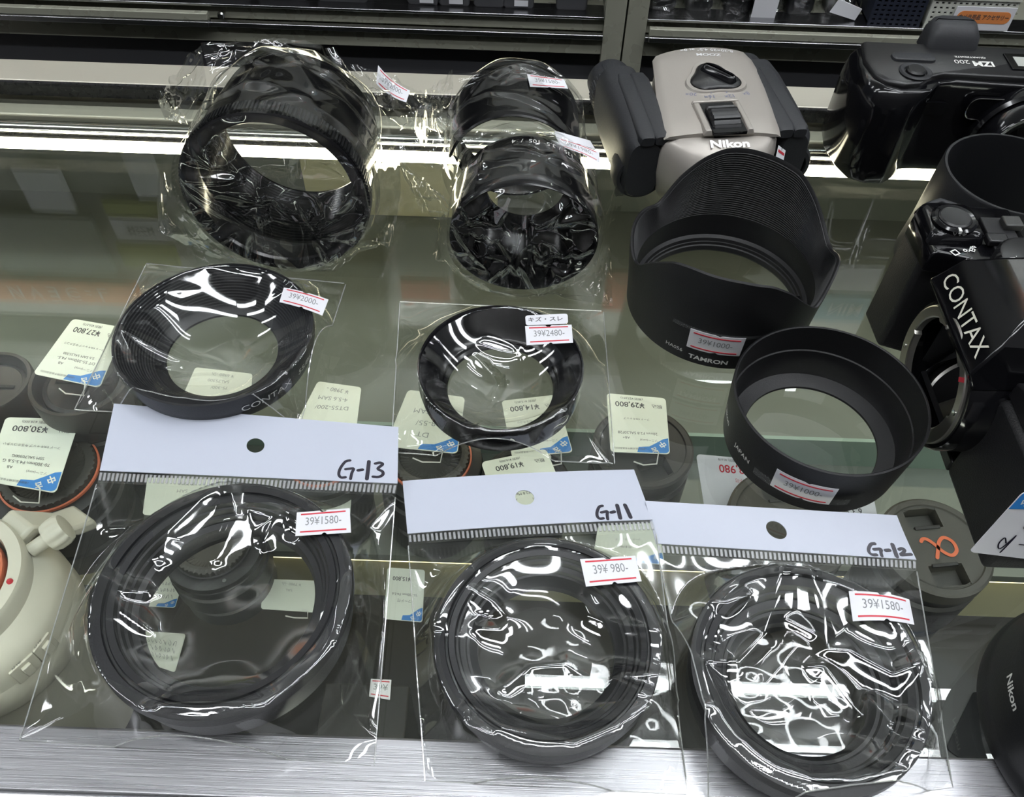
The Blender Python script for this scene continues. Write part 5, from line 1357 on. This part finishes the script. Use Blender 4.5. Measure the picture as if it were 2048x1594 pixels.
def lens_with_cap(label, c, r, base=ZD, alpha=False, rot=0.0, cap=True, capm='cap'):
    top = c[2]
    t = thing('camera_lens', label, 'lens', (c[0], c[1], base), rot, 'used lenses inside the showcase')
    barrel(t, r, top - base, 0, drop=9.0)
    h = top - base
    if cap:
        g = G(); g.lathe([(r - .4, h - 6), (r + .6, h - 9), (r + .6, h - .5), (r - .8, h + .6), (r - 4.0, h + .6), (r - 4.6, h - .3), (r - 6, h - .4), (r - 6, h - 9)], 128); 
        cp = obj('lens_cap', g, capm, t, smooth=35)
        # cap face with two finger recesses
        rc = r - 5.8; poly = []
        g = G(); n = 96
        rec = lambda x, y: abs(x) < rc * .36 and rc * .46 < abs(y) < rc * .96
        N = 60; gx = np.linspace(-rc, rc, N)
        P = [[(x, y, h - .1 - (7.0 if rec(x, y) else 0)) for x in gx] for y in gx]
        V = [p for row in P for p in row]; F = []
        for i in range(N - 1):
            for j in range(N - 1):
                cx_, cy_ = (gx[j] + gx[j+1]) / 2, (gx[i] + gx[i+1]) / 2
                if math.hypot(cx_, cy_) < rc + .6: F.append((i*N+j, i*N+j+1, (i+1)*N+j+1, (i+1)*N+j))
        g.add(V, F); obj('cap_face', g, capm, cp, smooth=20)
        for s in (-1, 1):
            g = G().box((-rc * .30, s * rc * .47 - 1.1, h - 1.2), (rc * .30, s * rc * .47 + 1.1, h + .7)); obj('cap_latch', g, 'lens', cp, bevel=0.4)
        if alpha:
            g = G(); pa = Patch((-rc, rc, h), (rc, rc, h), (rc, -rc, h), (-rc, -rc, h)); pa.stroke(g, [(rc + 2 + x, rc - 1 + y) for x, y in ((-9.5, 4.6), (-8, 6.0), (-5.5, 5.6), (-2.5, 2.0), (0.5, -3.0), (4.5, -5.8), (8.6, -3.0), (8.8, 2.4), (5.0, 5.8), (1.0, 3.6), (-2.2, -2.0), (-4.6, -6.4))], 2.1, d=0.3); obj('alpha_mark', g, 'orange', cp, smooth=None)
    return t
lens_with_cap('capped black lens with a large orange alpha on its cap', (246.1, 247.8, -120.0), 31.5, alpha=True, rot=math.radians(8))
lens_with_cap('capped black lens in front of the red 3,980 card, above G-12', (166.2, 263.6, -124.0), 36, rot=math.radians(5))
lens_with_cap('capped black lens with stepped barrel under the 29,800 tag', (82.7, 312.6, -122.0), 31, rot=math.radians(20), capm='cap_dark')
def rear_lens(label, c, r, base=ZD, ring='orange', rot=0.0):
    t = thing('camera_lens', label, 'lens', (c[0], c[1], base), rot, 'used lenses inside the showcase')
    h = c[2] - base
    barrel(t, r, h - 12, 0)
    g = G(); g.solid([(r * .98, h - 13), (r * .98, h - 8), (r * .84, h - 6), (r * .80, h - 6)], 96); fl = obj('mount_flange', g, 'lens', t)
    for k in range(4):
        a = k * PI / 2 + .5; g = G(); g.solid([(1.2, h - 7), (1.2, h - 5.6)], 12, Matrix.Translation((r * .89 * math.cos(a), r * .89 * math.sin(a), 0))); obj('flange_screw', g, 'chrome', fl)
    g = G(); g.lathe([(r * .76, h - 7), (r * .79, h - 6.6), (r * .79, h - 4.2), (r * .76, h - 4)], 96); obj('color_ring', g, 'copper' if ring == 'orange' else ring, t)
    g = G(); g.solid([(r * .75, h - 8), (r * .72, h - 1), (r * .66, h), (r * .60, h - .2), (r * .55, h - 3), (r * .40, h - 5)], 180, fn=ribs(45, h - 7, h - .5, 1.0)); obj('rear_cap', g, 'cap', t, smooth=30)
    return t
rear_lens('black lens with a ribbed rear cap and orange ring, under the 30,800 tag', (-286.7, 290.1, -135.0), 38)
def front_lens(label, c, r, base=ZD):
    t = thing('camera_lens', label, 'lens', (c[0], c[1], base), 0, 'used lenses inside the showcase')
    h = c[2] - base
    barrel(t, r * .92, h - 16, 0)
    g = G(); g.lathe([(r * .8, h - 20), (r * .98, h - 19), (r, h - 2), (r - .8, h), (r - 3, h), (r - 4, h - 3), (r - 6, h - 10), (r * .7, h - 12)], 128); hd = obj('reversed_hood', g, 'cap_dark', t)
    g = G(); g.solid([(r * .78, h - 12), (r * .78, h - 6), (r * .70, h - 5), (r * .68, h - 5.6)], 96); fc = obj('front_cap', g, 'lens', t)
    g = G().box((-r * .55, -1.2, h - 5.5), (r * .55, 1.2, h - 4.6)); obj('cap_groove', g, 'gloss', fc, bevel=0.2)
    return t
front_lens('black lens with a reversed hood under the 27,800 tag', (-271.9, 339.2, -106.0), 31.5)
front_lens('black lens with a reversed hood at the left edge of the photo', (-338.0, 345.1, -120.0), 26)
lens_with_cap('dark lens beneath the 19,800 tag, behind the G-11 card', (10.4, 288.1, -130.0), 27, rot=.3, capm='cap_dark')
rear_lens('black lens with an orange ring under the pencilled tag, behind the G-13 card', (-50.0, 306.6, -128.0), 33)
rear_lens('black lens with an orange ring half hidden by the G-13 header card', (-118.3, 303.7, -128.0), 28)
rear_lens('dark lens below the hole of the G-13 ring', (-179.4, 251.9, -150.0), 30, ring='lens')

# white telephoto lens with tripod collar at the left edge
wl = thing('camera_lens', 'large off white telephoto lens with a tripod collar, cut by the left edge', 'lens', ((-294.7, 194.1, -100.0)[0], (-294.7, 194.1, -100.0)[1], ZL), 0, 'used lenses inside the showcase')
hw = -100 - ZL
g = G(); g.solid([(40, 0), (42, 2), (42, hw * .60), (50, hw * .64), (54, hw * .68), (54, hw * .78), (52, hw * .80)], 128); obj('barrel', g, 'white_lens', wl)
g = G(); g.lathe([(40, hw * .74), (53.5, hw * .76), (53.5, hw * .86), (51, hw * .885), (44, hw * .93), (38, hw * .94), (36, hw * .93), (36, hw * .74)], 128); obj('switch_ring', g, 'white_lens', wl)
g = G(); g.lathe([(30, hw * .85), (43, hw * .9), (43.4, hw * .985), (42, hw), (35.5, hw), (34.6, hw * .985), (34, hw * .9)], 128); cl = obj('tripod_collar', g, 'white_lens', wl)
fm = Matrix.Rotation(math.radians(58), 4, 'Z')
g = G(); g.loft([[(x, -10, z), (x, 10, z), (x, 10, z + 9), (x, -10, z + 9)] for x, z in ((38, hw * .92), (50, hw * .93), (66, hw * .80), (78, hw * .76))], fm); obj('collar_foot', g, 'white_lens', wl, bevel=2)
kp = Matrix.Rotation(math.radians(36), 4, 'Z') @ Matrix.Translation((52, 0, hw * .955)) @ Matrix.Rotation(math.radians(75), 4, 'Y')
def flut(r, z, t): return (r * (1 + .05 * math.sin(10 * t)) if 3 < z < 13 else r), z
g = G(); g.solid([(4, -8), (4, 2), (8.2, 3), (8.8, 6), (8.8, 11), (7.8, 13.4), (4, 14)], 100, kp, fn=flut); obj('collar_knob', g, 'white_lens', cl, smooth=45)
g = G(); g.lathe([(30, hw * .9), (32.8, hw * .96), (32.8, hw * 1.0), (31.6, hw * 1.005), (30, hw * 1.0)], 96); obj('red_ring', g, 'copper', wl)
g = G(); g.solid([(31, hw * .9), (31, hw * .99), (27, hw * .985), (24, hw * .9)], 96); obj('mount_face', g, 'lens', wl)
g = G(); g.solid([(1.6, hw * .99), (1.6, hw * 1.004), (.8, hw * 1.01)], 16, Matrix.Translation((38.5, 2, 0))); obj('red_dot', g, 'red', wl)
for k, (a, w) in enumerate(((-34, 7), (-20, 6))):
    sm = Matrix.Rotation(math.radians(a), 4, 'Z')
    g = G().box((53.2, -w, hw * .78), (54.6, w, hw * .855), sm); sp = obj('switch_plate', g, 'white_lens', wl, bevel=0.4)
    g = G().box((54.4, -2, hw * .795), (56.6, 3, hw * .84), sm); obj('slide_switch', g, 'white_lens', sp, bevel=0.5)
    g = G()
    V, F = text_vf('AF MF', 2.6); g.add([tuple(sm @ Vector((54.8, x * .8 - w * .3, hw * .865 + y))) for x, y, _ in V], F)
    obj('switch_print', g, 'dark_print', sp, smooth=None)

# price tags on the lenses
price_tag(((-289.0, 382.8, -99.0), (-252.9, 376.4, -99.0), (-253.0, 326.5, -100.0), (-297.7, 335.8, -100.0)), 'price tag reading 27,800 with a blue corner, upside down on a hooded lens', std('¥27,800', '¥25,273', 'DT 55-300mm F4.5-', '5.6 SAM SAL55300', 'フード F/Rキャップ 中玉ホコリ'))
price_tag(((-318.4, 319.3, -124.0), (-271.9, 319.7, -124.0), (-264.5, 262.4, -120.0), (-309.5, 269.2, -120.0)), 'price tag reading 30,800 with a blue corner, left edge above the white lens', std('¥30,800', '¥28,000', '70-300mm F4.5-5.6 G', 'SSM SAL70300G', 'フード F/Rキャップ 中玉ホコリ多い'))
price_tag(((61.0, 350.3, -117.0), (99.0, 347.8, -117.0), (97.9, 303.6, -117.0), (61.5, 303.9, -117.0)), 'price tag reading 29,800 with a blue corner on a capped lens', std('¥29,800', '¥27,091', '20mm F2.8 SAL20F28', '', 'フード F/Rキャップ', 'AB+'))
price_tag(((-6.7, 345.0, -122.0), (28.6, 351.6, -122.0), (38.7, 304.7, -120.0), (1.3, 299.3, -120.0)), 'price tag reading 14,800, seen through the middle flat hood', std('¥14,800', '¥13,455', '50mm F1.4', '', 'F/Rキャップ 前玉ホコリ'))
price_tag(((-17.4, 292.8, -117.0), (21.9, 304.5, -117.0), (36.0, 263.2, -117.0), (-4.5, 254.8, -117.0)), 'price tag reading 19,800, tilted, just above the G-11 card', std('¥19,800', '¥18,000', '50mm F2.8 Macro', '', '鏡筒キズ ゴムリング使用感', 'AB-'))
price_tag(((-126.4, 352.7, -118.0), (-97.6, 348.9, -118.0), (-96.1, 313.9, -118.0), (-134.4, 316.1, -118.0)), 'pencilled cream tag peeping out above the G-13 card', [], logo=False, hand=('¥ 3980 -', '4-5.6 SAM', 'DT55-200/'))
price_tag(((-214.0, 371.2, -130.0), (-174.7, 367.2, -130.0), (-170.3, 339.9, -130.0), (-216.1, 342.9, -130.0)), 'pencilled cream tag seen through the ribbed flared hood', [], logo=False, hand=('¥ 6980 -込', 'SAL75300', '75-300/'))
price_tag(((-67.8, 350.7, -121.0), (-30.4, 346.1, -121.0), (-32.3, 301.2, -121.0), (-77.3, 305.0, -121.0)), 'pencilled cream tag with a blue corner, left part of the 2480 bag', [], logo=True, hand=('¥4980', '5.6 SAM', '18-55/', 'DT'))
price_tag(((-230.0, 295.0, -150.0), (-179.1, 295.2, -150.0), (-177.2, 267.7, -150.0), (-224.9, 267.6, -150.0)), 'cream tag behind the left part of the G-13 seal strip', [], logo=False, hand=('¥ 3980', 'SAM', 'R3'), string=False)
price_tag(((-141.2, 296.8, -150.0), (-99.7, 296.3, -150.0), (-97.6, 270.9, -150.0), (-140.9, 271.0, -150.0)), 'cream tag behind the right part of the G-13 seal strip', [], logo=False, hand=('DT 55-200/', 'SAM'), string=False)
price_tag(((-157.4, 252.3, -200.0), (-120.7, 252.3, -200.0), (-116.9, 230.2, -200.0), (-154.6, 231.5, -200.0)), 'cream tag inside the G-13 ring opening, right side', [], logo=False, hand=('¥ 7980 -込', 'SAL'))
price_tag(((-234.2, 260.0, -215.0), (-214.9, 260.7, -215.0), (-215.1, 237.0, -215.0), (-238.1, 237.5, -215.0)), 'cream tag with a blue corner inside the G-13 ring opening, left side', [], logo=True, hand=19, string=False)
price_tag(((-242.4, 231.1, -240.0), (-212.9, 230.1, -240.0), (-213.0, 203.7, -240.0), (-234.3, 209.7, -240.0)), 'grey tag low inside the G-13 ring opening', [], logo=False, hand=23, string=False)
price_tag(((-81.9, 276.7, -225.0), (-55.9, 275.8, -225.0), (-55.1, 241.9, -235.0), (-81.2, 243.4, -235.0)), 'small cream tag between the G-13 and G-11 bags', [('¥15,800', .6, .2, .11, 'k'), ('55-200mm F4-5.6', .5, .5, .07, 'k'), ('フード付', .5, .62, .07, 'k')], logo=True, string=False)
price_tag(((54.7, 265.1, -140.0), (91.0, 268.7, -140.0), (93.1, 240.4, -140.0), (50.6, 242.0, -140.0)), 'cream tag with blue corner behind the top right of the G-11 bag', [('50mm F2.8 Macro', .5, .6, .08, 'k'), ('フード F/Rキャップ', .5, .4, .07, 'k')], logo=True, string=False)
kc = thing('compact_camera', 'dark digital camera lying under the glass beside the orange alpha cap', 'camera', (290, 176, ZL), math.radians(-38))
g = G(); g.loft([[(x, y, z) for x, y in rrect(104 * f, 66 * f, 8)] for z, f in ((0, .96), (3, 1), (70, 1), (74, .96))]); kb = obj('camera_body', g, 'lens', kc, smooth=40)
for bx, by, br in ((-30, -12, 8.5), (-44, -2, 3.6), (-32, 6, 3.6), (-20, -26, 3.6)):
    g = G(); g.lathe([(br * .55, 73.5), (br, 74), (br, 75.4), (br * .8, 76), (br * .55, 75.2)], 40, xf=Matrix.Translation((bx, by, 0))); bt_ = obj('control_button', g, 'satin', kb)
g = G().prism(rrect(58, 46, 3, cx=18), 73.8, 75); obj('rear_screen', g, 'gloss', kb)
g = G(); g.tube([(-52, 20, 60), (-62, 10, 66), (-66, -8, 58), (-60, -24, 40)], [3.5, 3.5, 3.5, 3.0], 8); obj('strap', g, 'cap_dark', kc, smooth=60)
# standing sale card
price_tag(((120.1, 321.2, -140.0), (169.0, 317.8, -140.0), (175.7, 289.1, -165.0), (127.8, 289.1, -165.0)), 'white sale card with a bold red 3,980, by the big lens cap', [('3,980', .56, .19, .18, 'r'), ('交換対応不可', .36, .37, .07, 'r'), ('(税別) ¥3,618', .6, .05, .05, 'k'), ('F4-5.6', .72, .86, .10, 'k'), ('00', .42, .70, .10, 'k'), ('良い', .3, .5, .06, 'k')], logo=False, string=False, m='label', cat='sale card', group=None, name='sale_card')
price_tag(((199.4, 301.5, -150.0), (233.4, 302.9, -150.0), (236.9, 286.8, -160.0), (199.2, 285.2, -160.0)), 'white card with 6.3 printed on it, right of the big lens cap', [('6.3 S', .40, .62, .28, 'k'), ('ランク B', .5, .25, .18, 'k')], logo=False, string=False, m='label', cat='sale card', group=None, name='sale_card')

yb = thing('flat_carton', 'pale yellow carton standing at the back of the showcase, seen past the wrapped hoods', 'box', (-105, 612, -184.8))
obj('carton', G().box((-82, -8, 0), (86, 8, 112)), 'cream', yb, bevel=1.0)
obj('carton_flap', G().box((-82, -9, 104), (86, -7.6, 112)), 'cream', yb, bevel=0.3)
# things deep in the front of the case
def dark_box(x0, x1, y0, y1, z1, label, name='boxed_accessory'):
    t = thing(name, label, 'box', ((x0+x1)/2, (y0+y1)/2, ZL), 0)
    w, d = (x1-x0)/2, (y1-y0)/2
    obj('carton', G().box((-w, -d, 0), (w, d, z1 - ZL)), 'cap_dark', t, bevel=1.0)
    return t
d1 = dark_box(-100, -52, 118, 175, -170, 'dark box with a red lined price sticker, low between the G-13 and G-11 bags')
sticker(d1, (0, 0, 0), tuple(tuple(Vector(q) - d1.location / MM) for q in ((-74.3, 177.5, -169.0), (-62.7, 177.3, -169.0), (-62.2, 166.0, -169.0), (-74.1, 167.5, -169.0))), '39¥')
d2 = dark_box(-48, 8, 116, 150, -200, 'low dark box with a white word label at the case front')
p = Patch(*[Vector(q) - d2.location / MM for q in ((-79.1, 173.7, -199.0), (-67.2, 173.5, -199.0), (-66.9, 165.9, -199.0), (-78.7, 166.7, -199.0))])
s2 = obj('white_label', p.sheet(G(), 0, 1, 0, 1, d=0.3), 'label', d2, smooth=None)
obj('label_print', p.text(G(), 'レンズ', p.w/2, p.h/2, p.h * .55, d=0.4, rot=PI), 'dark_print', s2, smooth=None)

# ------------------------------------------------------------------ the cabinet across the staff aisle
M['cab'] = mat('olive_grey_steel', (0.36, 0.36, 0.29), 0.28, metal=0.2, spec=0.5, bump=0.06, bscale=40, cvar=0.15, cscale=6)
M['plinth'] = mat('plinth_black', (0.065, 0.065, 0.072), 0.5, cvar=0.1, cscale=8)
M['cabrail'] = mat('door_rail_steel', (0.45, 0.45, 0.46), 0.25, metal=1.0, bump=0.2, bscale=260, stretch=(0.06, 8, 8))
def cabinet(x0, x1, label, rail0, rail1):
    t = thing('showcase_cabinet', label, 'cabinet', ((x0 + x1) / 2, 900, -950), 0)
    w = (x1 - x0) / 2; o = 950
    def b(n, lo, hi, m, bevel=0.5): return obj(n, G().box(lo, hi), m, t, bevel=bevel)
    b('plinth', (-w + 22, 20, 0), (w - 22, 340, o - 189), 'plinth')
    b('upright', (-w, 0, 0), (-w + 22, 350, o + 300), 'cab'); b('upright', (w - 22, 0, 0), (w, 350, o + 300), 'cab')
    b('lower_panel', (-w + 22, 4, o - 190), (w - 22, 30, o - 168), 'cab')
    b('door_rail', (-w + 22, -3, o - 170), (w - 22, 4, o - 164.5), 'cabrail', 0.8)
    b('middle_panel', (-w + 22, 8, o - 165), (w - 22, 30, o - 149), 'cab')
    b('shelf_edge', (-w + 22, 2, o - 149.5), (w - 22, 30, o - 146.5), 'cabrail', 0.6)
    b('shelf', (-w + 22, 30, o - 154), (w - 22, 345, o - 148), 'cab')
    b('back_board', (-w + 22, 342, o - 148), (w - 22, 348, o + 290), 'plinth')
    b('top_board', (-w, 0, o + 300), (w, 350, o + 320), 'cab')
    if rail1 > rail0:
        b('sliding_door_rail', (rail0, -12, o - 166), (rail1, 0, o - 160), 'cabrail', 0.8)
        b('sliding_door_frame', (rail0, -9, o - 160), (rail1, -2, o - 152), 'cab', 0.8)
        kx = rail1 + 12
        g = G(); g.solid([(2.2, 0), (2.2, 5), (3.8, 6), (4.2, 9), (3.0, 11)], 24, Matrix.Translation((kx, 8, o - 158)) @ Matrix.Rotation(PI/2, 4, 'X'))
        obj('lock_knob', g, 'chrome', t)
    return t
cabinet(-900, 108, 'olive steel display cabinet across the aisle, left of the upright seam', -480, 52)
cabinet(110, 900, 'olive steel display cabinet across the aisle, right of the upright seam', -370, -62)
# stock on the cabinet shelf
def pouch(x, y, w, d, h, label, white, seed):
    t = thing('bagged_accessory', label, 'packet', (x, y, -147.5), 0, 'dark packets on the left cabinet shelf')
    g = G(); g.loft([[(px, py, z) for px, py in rrect(w * f, d * f, 3)] for z, f in ((0, .9), (4, 1), (h * .7, .95), (h, .7))]); obj('pouch', g, 'plinth', t, smooth=45)
    if white:
        g = G().box((-w * .22 + white, -d/2 - .6, 4), (w * .22 + white, -d/2 + .4, 10)); obj('white_label', g, 'label', t, smooth=None)
names = ['behind the lock knob', 'second from the lock knob', 'third from the lock knob', 'with the leftmost white label', 'with the middle white label', 'between two labelled ones', 'with the label nearest the seam', 'next to the seam']
for i, (x, wl_) in enumerate(((-330, 0), (-265, 0), (-200, 0), (-112, 4), (-78, 2), (-40, 0), (-8, 3), (50, 0))):
    pouch(x, 935, 34 if i > 2 else 56, 40, 60 + 7 * (i % 3), 'dark packet on the left cabinet shelf, ' + names[i], wl_, i)
names2 = ['first after the seam', 'second after the seam', 'third after the seam', 'with a blue and white card', 'behind the compact camera', 'with a slanted white card']
for i, x in enumerate((150, 190, 232, 262, 300, 345)):
    t = thing('bagged_accessory', 'clear bagged dark item on the right cabinet shelf, ' + names2[i], 'packet', (x, 940, -147.5), 0, 'clear bagged stock on the right cabinet shelf')
    g = G(); g.loft([[(px, py, z) for px, py in rrect(30 * f, 34 * f, 6)] for z, f in ((0, .9), (6, 1), (30, .9), (40, .6))]); obj('dark_item', g, 'hood', t, smooth=45)
    r = np.random.RandomState(200 + i); n = 26
    P = np.zeros((n, n, 3)); uu = np.linspace(0, 2 * PI, n)
    P[..., 0] = (22 * np.cos(uu))[None] ; P[..., 1] = (22 * np.sin(uu))[None]; P[..., 2] = np.linspace(0.5, 55, n)[:, None]
    nn = crumple(np.zeros((n, n, 3)), r, 7.0, 14, 1.0)[..., 2]
    P[..., 0] *= 1 + nn / 22; P[..., 1] *= 1 + nn / 22
    obj('clear_film', G().grid(P), 'film', t, smooth=40)
    if i == 3: obj('white_card', G().box((-16, -26, 0), (10, -25, 40)), 'label', t, smooth=None)
    if i == 5: obj('white_card', G().add([(-16, -27, 10), (14, -27, 2), (18, -26, 14), (-10, -26, 24), (-16, -26.4, 10.3), (14, -26.4, 2.3), (18, -25.4, 14.3), (-10, -25.4, 24.3)], [(0,1,2,3), (7,6,5,4), (0,4,5,1), (1,5,6,2), (2,6,7,3), (3,7,4,0)]), 'label', t, smooth=None)
M['basket_blue'] = mat('basket_navy', (0.020, 0.024, 0.040), 0.45)
M['basket_white'] = mat('basket_white', (0.60, 0.61, 0.55), 0.45)
def basket(x0, x1, y, z0, h, m, label, strip=False):
    t = thing('plastic_basket', label, 'basket', ((x0+x1)/2, y, z0), 0)
    w = (x1 - x0) / 2
    # perforated front: grid of bars
    g = G(); n = int(2 * w / 6); k = int(h / 5)
    for i in range(n + 1):
        x = -w + 2 * w * i / n; g.box((x - 1.6, 0, 0), (x + 1.6, 2, h))
    for j in range(k + 1):
        z = h * j / k; g.box((-w, .2, max(0, z - 1.4)), (w, 1.8, min(h, z + 1.4)))
    obj('front_lattice', g, m, t, smooth=None)
    g = G(); g.box((-w, 2, 0), (-w + 2, 120, h)); g.box((w - 2, 2, 0), (w, 120, h)); g.box((-w, 118, 0), (w, 120, h)); g.box((-w, 2, 0), (w, 120, 2)); g.box((-w - 2, -2, h - 3), (w + 2, 2, h + 1))
    obj('basket_body', g, m, t, smooth=None)
    obj('dark_filling', G().box((-w + 3, 4, 2.2), (w - 3, 100, h - 6)), 'plinth', t, smooth=None)
    if strip:
        obj('label_strip', G().box((-w * .45, -3.2, 2), (w, -2.2, 27)), 'label', t, smooth=None)
        g = G(); g.loft([[(px, -y2, 16 + pz) for px, pz in rrect(w * 1.3, 13, 6, cx=w * .28)] for y2 in (3.1, 3.5)]); ob = obj('orange_badge', g, 'orange_paper', t, smooth=None)
        V, F = text_vf('カメラ用品 アクセサリー', 6.0, .02); g = G().add([(x * .8 + w * .28, -3.7, 16 + y3) for x, y3, _ in V], F); obj('badge_print', g, 'dark_print', ob, smooth=None)
    return t
M['orange_paper'] = mat('orange_paper', (0.75, 0.26, 0.08), 0.5)
basket(372, 425, 905, -147, 70, 'basket_blue', 'navy perforated plastic basket on the right cabinet shelf')
basket(432, 520, 903, -147, 36, 'basket_white', 'white perforated plastic basket with an orange label strip', True)

# ------------------------------------------------------------------ shelves and posters beyond the counter, seen in the glass
PW = 1940
def panel(a, b, m, label, txt=None, tm='poster_white', size=90, y=PW):
    """a, b: opposite corners mirrored about the counter glass"""
    x0, x1 = sorted((a[0], b[0])); z0, z1 = sorted((-a[2], -b[2]))
    poster(x0, x1, z0, z1, m, label, txt, tm, y, size)
panel((-1725.3, 1940.0, -1578.9), (-1207.4, 1940.0, -1666.2), 'poster_orange', 'orange banner with big white letters hung over the shelves', 'И V Ǝ Ꮳ - L'.replace('Ꮳ', 'C'), size=66)
panel((-1599.9, 1940.0, -1314.3), (-1251.2, 1940.0, -1533.3), 'poster_grey', 'grey product poster under the orange banner')
panel((-1411.3, 1940.0, -1150.1), (-1284.6, 1940.0, -1291.5), 'poster_white', 'white notice sheet low on the shelf wall, left')
panel((-1085.7, 1940.0, -1088.2), (-1007.0, 1940.0, -1235.0), 'poster_white', 'white notice sheet low on the shelf wall, right')
panel((-1196.9, 1940.0, -1248.4), (-1025.7, 1940.0, -1298.3), 'poster_green', 'row of yellow green boxes, lower shelf')
panel((-1196.7, 1940.0, -1309.5), (-1032.2, 1940.0, -1396.3), 'poster_white', 'white panel with a dark word between the box rows', 'MSZM', 'dark_print', 30)
panel((-1209.8, 1940.0, -1412.1), (-1039.7, 1940.0, -1502.6), 'poster_green', 'row of yellow green boxes, upper shelf')
panel((-981.6, 1940.0, -1296.4), (-204.0, 1940.0, -1484.2), 'poster_grey', 'wide grey shelf front in the middle of the wall')
panel((-360.9, 1940.0, -1522.9), (-208.1, 1940.0, -1602.0), 'poster_red', 'small red brown panel in the middle of the wall')
panel((278.0, 1940.0, -1461.6), (430.6, 1940.0, -1615.4), 'poster_red', 'small red brown panel right of the middle')
panel((861.8, 1940.0, -1394.0), (1124.6, 1940.0, -1500.7), 'poster_white', 'white panel above the teal banner')
panel((897.8, 1940.0, -1518.0), (1186.2, 1940.0, -1627.9), 'poster_blue', 'teal banner with white letters', 'NIM', size=60)
#REST1
